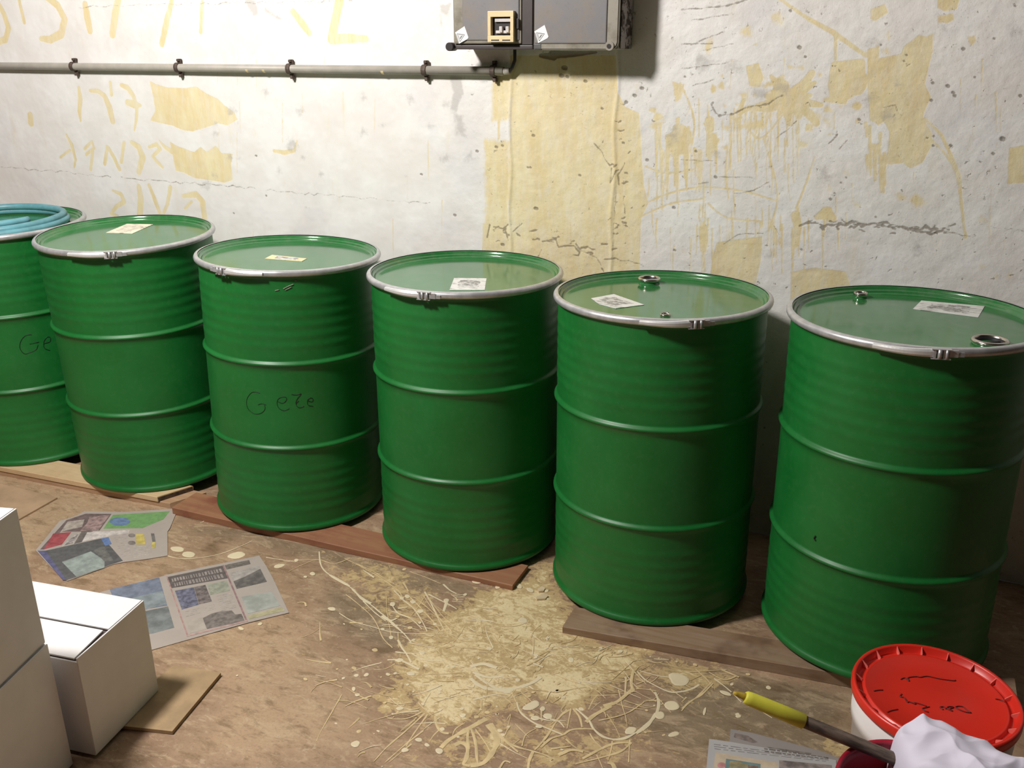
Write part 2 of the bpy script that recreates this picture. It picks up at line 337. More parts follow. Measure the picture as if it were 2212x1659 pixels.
for L in ([(1385, 445), (1440, 420), (1510, 405), (1600, 412), (1680, 435)], [(1380, 470), (1450, 440), (1520, 430)], [(1395, 360), (1440, 375), (1500, 366)], [(1420, 300), (1440, 360), (1430, 430)], [(1530, 440), (1570, 470), (1640, 478)],
    [(1470, 180), (1500, 260), (1490, 330)], [(1600, 250), (1640, 300), (1690, 250), (1720, 210)], [(1650, 300), (1680, 420), (1660, 500)], [(1760, 340), (1740, 400), (1720, 450)], [(1940, 250), (2010, 300), (2060, 360), (2075, 430), (2085, 510)], [(1860, 110), (1900, 130)]):
    P = [(p.x, p.y) for p in smoothline([Vector((a, b, 0)) for a, b in L], 5)]; ys(P, 3.2, 0.5)
for k in range(46):
    x = rnd.uniform(1390, 1720); y0 = rnd.uniform(210, 560); L = rnd.uniform(20, 110)
    ys([(x, y0), (x+rnd.uniform(-3, 3), y0+L*0.5), (x+rnd.uniform(-5, 5), y0+L)], [rnd.uniform(2, 3.6), 2.4, 1.6], rnd.uniform(0.42, 0.56))
for k in range(70):
    x, y0 = rnd.gauss(1690, 90), rnd.gauss(230, 45); q = rnd.uniform(3, 14)
    yp([(x+q*math.cos(t_)*rnd.uniform(0.5, 1.4), y0+q*0.8*math.sin(t_)*rnd.uniform(0.5, 1.4)) for t_ in (0, 0.9, 1.8, 2.7, 3.6, 4.5, 5.4)], rnd.uniform(0.45, 0.7), 0.008)
for k in range(60):
    x, y0 = rnd.uniform(1380, 2200), rnd.uniform(20, 600); q = rnd.uniform(4, 22)
    yp([(x+q*math.cos(t_)*rnd.uniform(0.4, 1.4), y0+q*math.sin(t_)*rnd.uniform(0.4, 1.4)) for t_ in (0, 0.9, 1.8, 2.7, 3.6, 4.5, 5.4)], rnd.uniform(0.3, 0.5), 0.016)
for k in range(70):                                # short chipped scratches and pits along the seams
    if k < 34: x = rnd.uniform(1735, 2060); y0 = 484+(x-1735)*0.045+rnd.gauss(0, 5)
    elif k < 52: x, y0 = rnd.gauss(1335, 16), rnd.uniform(200, 560)
    else: x = rnd.uniform(1060, 1300); y0 = 490+(x-1060)*0.24+rnd.gauss(0, 14)
    crack([(x, y0), (x+rnd.uniform(3, 14), y0+rnd.uniform(-5, 5))], rnd.uniform(2, 4.2), 0.95, 2, 4)
# coarse-ness of the plaster grows to the right of the pillar: channel 1
wc.a[..., 1] = np.clip((wc.X+1.75)/0.5, 0.12, 1)
def wall_pos(X, Z):
    rg = wc.a[..., 1]
    h = 0.0022*fbm(X, Z, 3.1, 3, 3)+0.0016*rg*fbm(X, Z, 17, 5, 4)+0.0008*fbm(X, Z, 40, 8, 2)
    h -= 0.0035*np.clip(wc.a[..., 2]*2-0.9, 0, 1)
    x1 = wl(1102, 400).x; x2 = wl(1328, 300).x                      # ridges beside the pillar
    for xr, s_ in ((x1, 0.006), (x2, 0.006)):
        h += 0.0035*np.exp(-((X-xr-0.004*np.sin(Z*23))/s_)**2)
    return np.stack([X, WY-h, Z], -1)
def wall_mat():
    t = NT('painted_plaster')
    at = t.n('ShaderNodeAttribute', attribute_name='paint'); sp = t.n('ShaderNodeSeparateColor'); t.l(at.outputs['Color'], sp.inputs[0])
    yel, rg, dkm, gr = sp.outputs[0], sp.outputs[1], sp.outputs[2], at.outputs['Alpha']
    n1 = t.noise(55, 5, 0.7); n2 = t.noise(7, 5, 0.6); n3 = t.noise(260, 3, 0.6); n4 = t.noise(18, 6, 0.7, (1, 1, 0.25)); n5 = t.noise(3.2, 5, 0.65); n8 = t.noise(42, 5, 0.75, (1.6, 1, 0.35), 0.5)
    e = t.math('ADD', yel, t.math('ADD', t.math('MULTIPLY', t.math('SUBTRACT', n1, 0.5), 0.34), t.math('MULTIPLY', t.math('SUBTRACT', n8, 0.5), 0.42)))
    ym = t.math('MULTIPLY', t.ramp(e, 0.20, 0.50), t.ramp(n8, 0.30, 0.60, 0.66, 0.96))
    wh = t.mix(t.ramp(n2, 0.35, 0.7), S(234, 229, 224), S(242, 240, 237))
    wh = t.mix(t.math('MULTIPLY', t.ramp(n4, 0.54, 0.72), t.ramp(n5, 0.42, 0.62, 0.05, 0.40)), wh, S(228, 214, 178))
    wh = t.mix(t.math('MULTIPLY', t.ramp(n5, 0.52, 0.66), 0.30), wh, S(216, 216, 222))
    ye = t.mix(t.ramp(n4, 0.35, 0.7), S(230, 210, 160), S(238, 225, 182))
    c = t.mix(ym, wh, ye)
    g = t.ramp(t.math('ADD', gr, t.math('MULTIPLY', t.math('SUBTRACT', n1, 0.5), 0.9)), 0.24, 0.62)
    c = t.mix(t.math('MULTIPLY', g, 0.5), c, S(172, 168, 164))
    # pits and specks, in a distorted cell pattern so that they are ragged
    nd = t.n('ShaderNodeTexNoise'); nd.inputs['Scale'].default_value = 70; nd.inputs['Detail'].default_value = 4; t.l(t.coord(), nd.inputs['Vector'])
    def pits(scale, lo, hi, amt, mlo, mhi, ms):
        dv = t.n('ShaderNodeVectorMath', operation='MULTIPLY_ADD'); dv.inputs[1].default_value = (amt, amt, amt); t.l(nd.outputs['Color'], dv.inputs[0]); t.l(t.coord(), dv.inputs[2])
        vo = t.n('ShaderNodeTexVoronoi'); vo.inputs['Scale'].default_value = scale; t.l(dv.outputs[0], vo.inputs['Vector'])
        return t.math('MULTIPLY', t.ramp(vo.outputs['Distance'], lo, hi, 1, 0), t.ramp(t.math('MULTIPLY', t.noise(ms, 4, 0.7), rg), mlo, mhi))
    pit = pits(30, 0.04, 0.16, 0.035, 0.40, 0.54, 9); pit2 = pits(85, 0.05, 0.22, 0.02, 0.36, 0.58, 5)
    d = t.ramp(t.math('ADD', dkm, t.math('ADD', t.math('MULTIPLY', t.math('SUBTRACT', n3, 0.5), 0.4), t.math('MULTIPLY', t.math('SUBTRACT', n1, 0.5), 0.45))), 0.22, 0.50)
    c = t.mix(t.math('MULTIPLY', t.math('MAXIMUM', t.math('MULTIPLY', pit2, 0.4), t.math('MULTIPLY', pit, 0.75)), 0.85), c, S(126, 112, 94))
    c = t.mix(t.math('MULTIPLY', d, 0.66), c, S(108, 94, 76))
    t.base(c); t.rough(0.55); t.b.inputs['Specular IOR Level'].default_value = 0.3
    hb = t.math('SUBTRACT', t.math('ADD', t.math('MULTIPLY', n1, t.math('ADD', rg, 0.15)), t.math('MULTIPLY', ym, -0.25)), t.math('MULTIPLY', pit, 1.2))
    t.bump(hb, 0.35, 0.004); return t.m
grid_obj('wall_back', wx, wz, wall_pos, wc.a, wall_mat())

# ------------------------------------------------------------------ floor
fx = np.concatenate([np.linspace(-4.6, -3.2, 15), np.arange(-3.12, 0.42, 0.006), np.linspace(0.5, 6.0, 16)])
fy = np.concatenate([np.linspace(-6.0, 0.8, 20), np.arange(0.86, 2.36, 0.006), np.linspace(2.42, WY, 8)])
fc = Canvas(fx, fy, 4, lambda a, b: (lambda v: (v.x, v.y))(fl(a, b)))
def fp(ch, pts, v, soft=0.05): fc.put(ch, 'poly', pts, 0, soft, v)
fp(0, [(860, 1400), (940, 1330), (1060, 1270), (1130, 1250), (1190, 1200), (1240, 1330), (1300, 1390), (1420, 1420), (1400, 1460), (1330, 1490), (1250, 1530), (1180, 1500), (1060, 1540), (960, 1560), (880, 1520), (850, 1460)], 0.78, 0.05)
fp(0, [(1050, 1280), (1115, 1276), (1190, 1230), (1225, 1370), (1300, 1410), (1200, 1440), (1100, 1420), (1040, 1340)], 0.9, 0.05)
fp(0, [(900, 1470), (1000, 1455), (1060, 1490), (1010, 1560), (960, 1570), (900, 1530)], 0.98, 0.02); fp(0, [(1140, 1450), (1260, 1440), (1290, 1490), (1240, 1530), (1160, 1500)], 0.98, 0.02)
fp(0, [(800, 1500), (880, 1480), (900, 1530), (830, 1540)], 0.8, 0.03); fp(0, [(1380, 1390), (1410, 1400), (1390, 1440), (1290, 1450), (1250, 1400)], 0.9, 0.03)
fp(0, [(1390, 1410), (1530, 1430), (1600, 1470), (1560, 1500), (1440, 1500)], 0.66, 0.05); fp(0, [(700, 1190), (860, 1220), (960, 1290), (920, 1420), (820, 1340), (720, 1240)], 0.46, 0.06)
fp(0, [(840, 1560), (1100, 1540), (1400, 1560), (1480, 1640), (1300, 1659), (880, 1659)], 0.42, 0.08); fp(0, [(1120, 1590), (1230, 1600), (1240, 1659), (1180, 1659)], 0.7, 0.03)
fp(0, [(1055, 1560), (1100, 1600), (1050, 1659), (1000, 1659), (985, 1640), (1040, 1630)], 0.8, 0.015); fp(0, [(1780, 1590), (1850, 1600), (1840, 1640), (1770, 1620)], 0.75, 0.03)
fp(1, [(640, 1140), (1000, 1250), (1100, 1290), (860, 1280), (700, 1220), (560, 1180), (360, 1150), (500, 1120)], 0.8, 0.06)      # grey worn concrete
fp(1, [(1400, 1420), (1830, 1480), (1830, 1659), (1500, 1659), (1300, 1560), (1420, 1500)], 0.85, 0.08); fp(1, [(700, 1250), (860, 1300), (900, 1400), (820, 1420), (680, 1340)], 0.8, 0.06)
fp(1, [(450, 1110), (470, 1060), (500, 1100), (380, 1130), (370, 1100)], 0.9, 0.04)
fp(2, [(400, 1300), (560, 1250), (640, 1320), (820, 1500), (840, 1659), (300, 1659), (420, 1560), (470, 1460), (380, 1420)], 0.8, 0.1)   # tan, dusty
fp(2, [(-50, 1010), (160, 1040), (380, 1090), (240, 1110), (130, 1130), (40, 1240), (-60, 1200)], 0.9, 0.06); fp(2, [(160, 1250), (360, 1190), (540, 1180), (300, 1260)], 0.7, 0.05)
fp(3, [(430, 1180), (470, 1160), (490, 1195), (450, 1210)], 0.75, 0.03); fp(3, [(620, 1130), (760, 1170), (700, 1180), (600, 1160)], 0.6, 0.04)     # dark oily blotches
fp(3, [(390, 1395), (430, 1388), (470, 1400), (430, 1414)], 0.75, 0.02); fp(3, [(800, 1395), (850, 1390), (850, 1410), (810, 1425)], 0.8, 0.02)
fp(3, [(1590, 1460), (1700, 1470), (1760, 1520), (1640, 1500)], 0.7, 0.04); fp(3, [(1490, 1580), (1600, 1540), (1720, 1620), (1600, 1600)], 0.55, 0.05)
for k in range(40):
    a, b = rnd.uniform(250, 1000), rnd.uniform(1200, 1650); L = rnd.uniform(14, 60)
    fc.put(3, 'line', [(a, b), (a+L, b-L*rnd.uniform(0.05, 0.4))], 0.006, 0.012, rnd.uniform(0.4, 0.62))
def floor_pos(X, Y):
    h = 0.0012*fbm(X, Y, 9, 11, 4)+0.0006*fbm(X, Y, 40, 12, 2)
    return np.stack([X, Y, np.minimum(0, h-0.0009)], -1)
def floor_mat():
    t = NT('stained_concrete')
    at = t.n('ShaderNodeAttribute', attribute_name='paint'); sp = t.n('ShaderNodeSeparateColor'); t.l(at.outputs['Color'], sp.inputs[0])
    pt, gr, tan, oil = sp.outputs[0], sp.outputs[1], sp.outputs[2], at.outputs['Alpha']
    n1 = t.noise(4.5, 6, 0.62); n2 = t.noise(24, 7, 0.72, (0.55, 1.3, 1), 0.4); n3 = t.noise(150, 5, 0.7); n5 = t.noise(52, 6, 0.74, (0.6, 1.1, 1), 0.6); n6 = t.noise(15, 6, 0.72, (0.7, 1.1, 1), 0.9); n7 = t.noise(14, 8, 0.78, (0.6, 1.5, 1), 0.8)
    c = t.mix(t.ramp(n1, 0.32, 0.68), S(150, 122, 98), S(176, 146, 118))
    c = t.mix(t.math('MULTIPLY', t.ramp(t.math('ADD', gr, t.math('MULTIPLY', t.math('SUBTRACT', n2, 0.5), 0.9)), 0.2, 0.9), 0.8), c, S(134, 119, 96))
    c = t.mix(t.math('MULTIPLY', t.ramp(t.math('ADD', tan, t.math('MULTIPLY', t.math('SUBTRACT', n2, 0.5), 0.9)), 0.25, 0.9), 0.7), c, S(186, 158, 126))
    c = t.mix(t.math('MULTIPLY', t.ramp(n2, 0.48, 0.66), 0.62), c, S(116, 92, 66))
    c = t.mix(t.math('MULTIPLY', t.ramp(n7, 0.50, 0.62), 0.55), c, S(196, 172, 140))
    c = t.mix(t.math('MULTIPLY', t.ramp(n6, 0.56, 0.66), 0.45), c, S(126, 104, 74))
    c = t.mix(t.math('MULTIPLY', t.ramp(n5, 0.56, 0.66), 0.55), c, S(198, 176, 148))
    c = t.mix(t.math('MULTIPLY', t.ramp(t.math('ADD', oil, t.math('MULTIPLY', t.math('SUBTRACT', n2, 0.5), 0.8)), 0.3, 0.8), 0.6), c, S(104, 82, 56))
    n9 = t.noise(30, 8, 0.78, (0.8, 1.1, 1), 1.6)
    v_ = t.math('ADD', pt, t.math('ADD', t.math('MULTIPLY', t.math('SUBTRACT', n9, 0.5), 2.3), t.math('MULTIPLY', t.math('SUBTRACT', n6, 0.5), 1.5)))
    pm = t.math('ADD', t.math('MULTIPLY', t.ramp(v_, 0.40, 0.48), 0.66), t.math('MULTIPLY', t.ramp(v_, 0.74, 0.84), 0.30))
    hol = t.math('MULTIPLY', t.ramp(pt, 0.25, 0.7), 0.55); c = t.mix(hol, c, S(128, 106, 78))
    pc = t.mix(t.ramp(v_, 0.6, 1.1), S(212, 184, 132), S(232, 213, 170))
    c = t.mix(pm, c, pc)
    c = t.mix(t.math('MULTIPLY', t.ramp(n3, 0.50, 0.70), 0.30), c, S(104, 84, 64))
    t.base(c); t.rough(t.ramp(n2, 0.3, 0.7, 0.5, 0.75)); t.b.inputs['Specular IOR Level'].default_value = 0.35
    t.bump(t.math('ADD', n5, t.math('MULTIPLY', pm, 0.4)), 0.3, 0.003); return t.m
grid_obj('floor', fx, fy, floor_pos, fc.a, floor_mat())

# the rest of the room (unseen, but it returns the light)
room = simple('room_plaster', S(78, 74, 70), 0.8, 0, 0.08, 3)
def plane(name, vs):
    bm = bmesh.new(); bm.faces.new([bm.verts.new(v) for v in vs]); o = mesh_obj(name, bm, room); o['kind'] = 'structure'
plane('ceiling', [(-4.6, -6, 3.2), (-4.6, WY, 3.2), (6, WY, 3.2), (6, -6, 3.2)])
plane('wall_left', [(-4.6, -6, 0), (-4.6, WY, 0), (-4.6, WY, 3.2), (-4.6, -6, 3.2)])
plane('wall_right', [(6, WY, 0), (6, -6, 0), (6, -6, 3.2), (6, WY, 3.2)])
plane('wall_front', [(6, -6, 0), (-4.6, -6, 0), (-4.6, -6, 3.2), (6, -6, 3.2)])

# ------------------------------------------------------------------ steel drums
def green_mat():
    t = NT('green_drum_enamel'); n = t.noise(5, 4, 0.6); n2 = t.noise(60, 4, 0.7)
    c = t.mix(t.ramp(n, 0.3, 0.7), (0.005, 0.132, 0.021, 1), (0.008, 0.160, 0.027, 1))
    c = t.mix(t.math('MULTIPLY', t.ramp(n2, 0.45, 0.75), 0.12), c, (0.10, 0.22, 0.10, 1))
    t.base(c); t.rough(t.ramp(n, 0.3, 0.7, 0.40, 0.50)); t.bump(n2, 0.02, 0.001); return t.m
def lid_mat():
    t = NT('green_lid_enamel'); n = t.noise(4, 5, 0.65); n2 = t.noise(30, 4, 0.7)
    c = t.mix(t.ramp(n, 0.3, 0.7), (0.020, 0.15, 0.036, 1), (0.028, 0.18, 0.048, 1))
    c = t.mix(t.math('MULTIPLY', t.ramp(n2, 0.4, 0.8), 0.22), c, (0.24, 0.28, 0.20, 1))
    t.base(c); t.rough(t.ramp(n, 0.3, 0.7, 0.09, 0.15)); t.b.inputs['IOR'].default_value = 1.75; return t.m
def galv_mat():
    t = NT('galvanised_steel'); n = t.noise(40, 4, 0.6); n2 = t.noise(7, 3, 0.5)
    t.base(t.mix(t.ramp(n, 0.3, 0.7), (0.47, 0.47, 0.48, 1), (0.60, 0.60, 0.61, 1))); t.b.inputs['Metallic'].default_value = 0.55
    t.rough(t.ramp(n2, 0.3, 0.7, 0.26, 0.40)); return t.m
GREEN, LIDM, GALV = green_mat(), lid_mat(), galv_mat()
SHINY = simple('bright_lever', (0.80, 0.80, 0.80, 1), 0.30, 0.45, 0.05, 30)
DARKM = simple('dark_steel', (0.03, 0.03, 0.032, 1), 0.5, 0.6)
INK = simple('marker_ink', (0.004, 0.010, 0.006, 1), 0.5)
BRASS = simple('bung_steel', (0.62, 0.58, 0.52, 1), 0.22, 1.0, 0.1, 60)
def label_mat(name, c):
    t = NT(name); n = t.noise(26, 3, 0.6); n2 = t.noise(70, 3, 0.6, (0.5, 2.2, 1))
    col = t.mix(t.math('MULTIPLY', t.ramp(n2, 0.5, 0.62), t.ramp(n, 0.40, 0.58, 0.0, 0.75)), c, S(120, 118, 112))
    t.base(col); t.rough(0.5); return t.m
LAB = [label_mat('label_cream', S(238, 232, 208)), label_mat('label_manila', S(236, 220, 176)), label_mat('label_white', S(226, 226, 222))]
def prn(name, a, b):
    t = NT(name); n = t.noise(55, 5, 0.7, (1, 1.6, 1)); t.base(t.mix(t.ramp(n, 0.42, 0.58), a, b)); t.rough(0.5); return t.m
PRN, PRN2 = prn('sticker_print', S(128, 126, 122), S(212, 212, 208)), prn('faint_print', S(200, 192, 176), S(232, 226, 206))
RB, HT = 0.286, 0.88
H1, H2 = 0.5823, 0.2980
def body_profile():
    P = [(0.0, 0.012), (0.270, 0.012), (0.280, 0.006), (0.284, 0.0), (0.290, 0.0), (0.2935, 0.005), (0.2935, 0.012), (0.290, 0.017), (0.2865, 0.021)]
    def ripple(z, a, b, k, amp):
        return amp*0.5*(1-math.cos(2*PI*k*(z-a)/(b-a))) if a < z < b else 0.0
    z = 0.026
    while z < 0.853:
        r = RB+ripple(z, 0.058, 0.235, 5, 0.0011)+ripple(z, 0.625, 0.822, 6, 0.0011)
        for h in (H1, H2):
            u = (z-h)/0.0115
            if abs(u) < 1: r += 0.0085*(math.cos(u*PI)*0.5+0.5)**0.8
        P.append((r, z)); z += 0.0025 if min(abs(z-H1), abs(z-H2)) < 0.014 else (0.0045 if (z < 0.24 or z > 0.62) else 0.012)
    P += [(RB, 0.855), (0.290, 0.861), (0.292, 0.868)]
    return P
def lid_profile():
    P = [(0.2925, 0.8685), (0.2920, 0.8765), (0.2880, 0.8795), (0.2845, 0.8785), (0.2832, 0.8755), (0.2815, 0.8720), (0.2795, 0.8700), (0.2765, 0.8692), (0.2752, 0.8672),
         (0.2740, 0.8645), (0.2715, 0.8624), (0.2670, 0.8614), (0.258, 0.8611), (0.20, 0.8612), (0.12, 0.8614), (0.0, 0.8615)]
    return P
def ring_profile():
    pr = [(0.2865, 0.8815)]
    for k in range(11):
        a = math.radians(100-200*k/10); pr.append((0.2905+0.0090*math.cos(a), 0.8715+0.0100*math.sin(a)))
    pr += [(0.2885, 0.8615), (0.2875, 0.8635)]
    return pr
LIDZ = 0.8615
tilt = [(-3.108, 2.384, .0465, .45, -1.4789), (-2.5021, 2.4068, .0476, .4236, -1.7574), (-1.8565, 2.4024, .0254, 1.2716, 1.161),
        (-1.198, 2.4317, .0189, -.2585, .4799), (-.5679, 2.3872, .0204, -.8689, 1.0333), (.0721, 2.3529, .0437, -.8806, .4306)]
meshes = {}
def shared(key, build, m, smooth=True):
    if key not in meshes:
        bm = bmesh.new(); build(bm); bmesh.ops.recalc_face_normals(bm, faces=bm.faces)
        o = mesh_obj(key, bm, m, None, smooth); meshes[key] = o.data; bpy.data.objects.remove(o)
    return meshes[key]
def child(name, me, parent, rotz=0.0, loc=(0, 0, 0)):
    o = bpy.data.objects.new(name, me); o.parent = parent; o.rotation_euler = (0, 0, rotz); o.location = loc; C.objects.link(o); return o
def b_lever(bm):                                   # lever arm lying along the ring, tapering into the buckle (around local angle 0, going +)
    N = 16; rings = []
    for i in range(N+1):
        u = i/N; a = 0.05+0.42*u; r = 0.3030+0.0055*math.sin(PI*min(1, u*1.1))*(1-u*0.3); hw = 0.0100*(1-0.35*u); th = 0.004
        zc = 0.8715; ca, sa = math.cos(a), math.sin(a)
        sec = [(r-th, zc-hw), (r, zc-hw*0.9), (r+0.003, zc-hw*0.4), (r+0.003, zc+hw*0.4), (r, zc+hw*0.9), (r-th, zc+hw)]
        rings.append([bm.verts.new((q*ca, q*sa, z)) for q, z in sec])
    for A, B in zip(rings, rings[1:]):
        for k in range(6): bm.faces.new((A[k], B[k], B[(k+1) % 6], A[(k+1) % 6]))
    bm.faces.new(rings[0][::-1]); bm.faces.new(rings[-1])
def b_buckle(bm):
    def plate(a0, a1, r0, r1, z0, z1):
        lo = []; hi = []
        for (a, r) in ((a0, r0), (a1, r0), (a1, r1), (a0, r1)):
            lo.append((r*math.cos(a), r*math.sin(a), z0)); hi.append((r*math.cos(a), r*math.sin(a), z1))
        hexa(bm, lo, hi)
    plate(-0.055, 0.075, 0.298, 0.308, 0.8590, 0.8612); plate(-0.055, 0.075, 0.298, 0.308, 0.8800, 0.8820)
    plate(-0.105, -0.045, 0.3005, 0.3045, 0.8640, 0.8790); plate(-0.015, -0.003, 0.300, 0.3065, 0.8612, 0.8800); plate(0.045, 0.060, 0.300, 0.3065, 0.8612, 0.8800)
    plate(-0.150, -0.105, 0.3005, 0.3035, 0.8645, 0.8745)
def b_pin(bm):
    for a, r in ((-0.028, 0.0035), (0.02, 0.0045)):
        tube(bm, [(0.306*math.cos(a), 0.306*math.sin(a), 0.860), (0.306*math.cos(a), 0.306*math.sin(a), 0.8810)], r, 8)
def b_bung(R, hn):
    def f(bm): lathe(bm, [(R*0.98, 0), (R*0.94, 0.003), (R*0.90, hn*0.6), (R*0.92, hn)], 28); 
    return f
def b_bungring(R, hn):
    def f(bm): lathe(bm, [(R*0.80, hn-0.004), (R*0.82, hn+0.003), (R*0.92, hn+0.006), (R*1.04, hn+0.003), (R*1.06, hn-0.001), (R*0.98, hn-0.004)], 28)
    return f
def b_bungcap(R, hn):
    def f(bm): lathe(bm, [(R*0.83, hn+0.001), (R*0.70, hn-0.002), (R*0.66, hn-0.010), (0, hn-0.010)], 24); box(bm, (-R*0.6, -R*0.10, hn-0.010), (R*0.6, R*0.10, hn-0.002))
    return f
info = [
    ('leftmost green steel drum, cut by the frame, with a teal hose on its lid', None, None),
    ('second green steel drum from the left, on the end of the pale double board', (306.25, 1), None),
    ('third green steel drum from the left, handwriting on its side, manila sticker on lid', (264.5, 1), None),
    ('fourth green steel drum from the left, on the right end of the reddish plank', (274.25, -1), None),
    ('fifth green steel drum from the left, raised bung and skewed white sticker on lid', (301.0, -1), None),
    ('rightmost green steel drum, behind the red-lidded bucket, two bungs on its lid', (281.75, -1), None)]
info[1] = (info[1][0], (306.25, -1), None)
def to_local(M, px, py):
    d = M.to_3x3().transposed() @ ray(px, py); o = M.inverted() @ CO; return o, d
def lidp(M, px, py, z=LIDZ):
    o, d = to_local(M, px, py); t = (z-o.z)/d.z; return o+d*t
def cylp(M, px, py, r):
    o, d = to_local(M, px, py); a = d.x**2+d.y**2; b = 2*(o.x*d.x+o.y*d.y); c = o.x**2+o.y**2-r*r
    q = b*b-4*a*c; t = (-b-math.sqrt(max(q, 0)))/(2*a); return o+d*t
drums = []
for i, (x, y, z, tx, ty) in enumerate(tilt):
    d = empty('steel_drum', (x, y, z), (-math.radians(ty), math.radians(tx), 0))
    tag(d, info[i][0], 'drum', 'green steel drums along the wall')
    Mx = Matrix.LocRotScale(d.location, d.rotation_euler, None)
    child('body', shared('drum_body', lambda bm: lathe(bm, body_profile(), 112), GREEN), d, 0.4*i)
    lid = child('lid', shared('drum_lid', lambda bm: lathe(bm, lid_profile(), 112), LIDM), d, 0.7*i)
    ring = child('locking_ring', shared('ring', lambda bm: lathe(bm, ring_profile(), 112), GALV), d)
    ring['label'] = 'galvanised clamp ring round the rim'
    if info[i][1]:
        a, s_ = info[i][1]
        if s_ > 0:
            lv = child('lever', shared('lever', b_lever, SHINY, False), ring, math.radians(a))
            bk = child('buckle', shared('buckle', b_buckle, GALV, False), ring, math.radians(a)); child('pin', shared('pin', b_pin, GALV), ring, math.radians(a))
        else:                                      # mirrored: lever points to smaller angles
            def mir(fn):
                def g(bm):
                    fn(bm)
                    for v in bm.verts: v.co.y = -v.co.y
                return g
            child('lever', shared('lever_m', mir(b_lever), SHINY, False), ring, math.radians(a))
            child('buckle', shared('buckle_m', mir(b_buckle), GALV, False), ring, math.radians(a)); child('pin', shared('pin_m', mir(b_pin), GALV), ring, math.radians(a))
    drums.append((d, Mx))
# lid stickers
for i, quad, m, lab in ((1, [(229, 503), (274, 484), (331, 485), (286, 505)], LAB[0], 'cream printed sticker'), (2, [(572, 559), (588, 551), (663, 559), (652, 565)], LAB[1], 'manila paper sticker'),
                   (3, [(971, 627), (981, 601), (1051, 602), (1047, 627)], LAB[2], 'white printed sticker'), (4, [(1277, 645), (1326, 636), (1392, 659), (1330, 667), (1293, 657)], LAB[2], 'white printed sticker'),
                   (5, [(1972, 668), (1990, 650), (2127, 662), (2113, 686)], LAB[2], 'white printed sticker')):
    d, Mx = drums[i]; bm = bmesh.new(); slab(bm, [lidp(Mx, *p) for p in quad], LIDZ+0.0002, LIDZ+0.0012)
    o = mesh_obj('sticker', bm, m, d); o['label'] = lab
    Q = [lidp(Mx, *p) for p in quad]; cc = sum(Q, Vector())/len(Q); bm = bmesh.new()
    slab(bm, [cc+(p-cc)*0.62+Vector((rnd.uniform(-1, 1), rnd.uniform(-1, 1), 0))*0.004 for p in resample(Q+[Q[0]], 0.02)[:-1]], LIDZ+0.0011, LIDZ+0.0014)
    mesh_obj('print', bm, PRN if i > 1 else PRN2, o)
# bungs
for i, px, R, hn in ((4, (1402, 612), 0.032, 0.013), (4, (1437, 683), 0.013, 0.002), (5, (1858, 643), 0.0175, 0.010), (5, (2138, 742), 0.038, 0.006)):
    d, Mx = drums[i]; p = lidp(Mx, *px); r2 = math.hypot(p.x, p.y); lim = 0.264-R
    if r2 > lim: p = Vector((p.x*lim/r2, p.y*lim/r2, 0))
    k = 'bung%d%d' % (R*1e4, hn*1e4)
    b = child('bung', shared(k, b_bung(R, hn), LIDM), d, 0, (p.x, p.y, LIDZ))
    o = child('bung_ring', shared(k+'r', b_bungring(R, hn), BRASS), b); o['label'] = 'bright bare-metal ring'
    child('bung_plug', shared(k+'c', b_bungcap(R, hn), DARKM), b, 0.5)
# handwriting and marks on the shells
def strokes(i, lines, wpx, name, m, r=RB+0.0006):
    d, Mx = drums[i]; bm = bmesh.new()
    for L in lines:
        pts = [cylp(Mx, a, b, r) for a, b in L]; pts = smoothline(pts, 5)
        pts = [Vector((p.x, p.y, 0)).normalized()*r+Vector((0, 0, p.z)) for p in pts]
        tube(bm, pts, wpx, 5)
    return mesh_obj(name, bm, m, d)
H3 = lambda L: [(500+a*0.11754, 800+b*0.11754) for a, b in L]
o = strokes(2, [H3([(525, 420), (440, 398), (365, 412), (300, 490), (276, 570), (285, 660), (325, 735), (420, 795), (520, 795), (590, 750), (618, 690), (605, 640)]), H3([(488, 632), (560, 612), (635, 636)]),
            H3([(838, 568), (920, 602), (985, 578), (1015, 515), (960, 486), (880, 510), (838, 568), (846, 650), (890, 712), (970, 738), (1065, 700)]), H3([(1100, 440), (1180, 452), (1280, 430), (1210, 520), (1180, 600), (1235, 560)]), H3([(1235, 560), (1185, 620), (1235, 685), (1330, 660)]),
            H3([(1400, 560), (1470, 575), (1500, 530), (1440, 505), (1395, 560), (1410, 640), (1500, 660)])], 0.0007, 'handwriting', INK); o['label'] = 'handwritten black letters Geze'
o = strokes(0, [[(68, 723), (55, 725), (45, 737), (43, 752), (52, 764), (63, 762), (78, 755), (82, 745)], [(64, 743), (84, 739)], [(95, 742), (107, 738), (109, 730), (102, 728), (95, 738), (96, 752), (108, 757)]], 0.0010, 'handwriting', INK); o['label'] = 'handwritten black letters Ge'
strokes(5, [[(1762, 1158), (1759, 1163), (1762, 1168)]], 0.0022, 'chip', INK)
SCUF = simple('scuff', S(120, 130, 112), 0.7, 0, 0.2, 200)
o = strokes(2, [[(612, 624), (624, 618), (634, 614)], [(616, 627), (630, 620)], [(594, 628), (603, 626)], [(636, 606), (642, 606)]], 0.0016, 'scuff_mark', SCUF); o['label'] = 'pale scuff through the paint'
strokes(1, [[(146, 723), (147, 727)]], 0.003, 'rust_spot', simple('rust', S(170, 90, 50), 0.8))

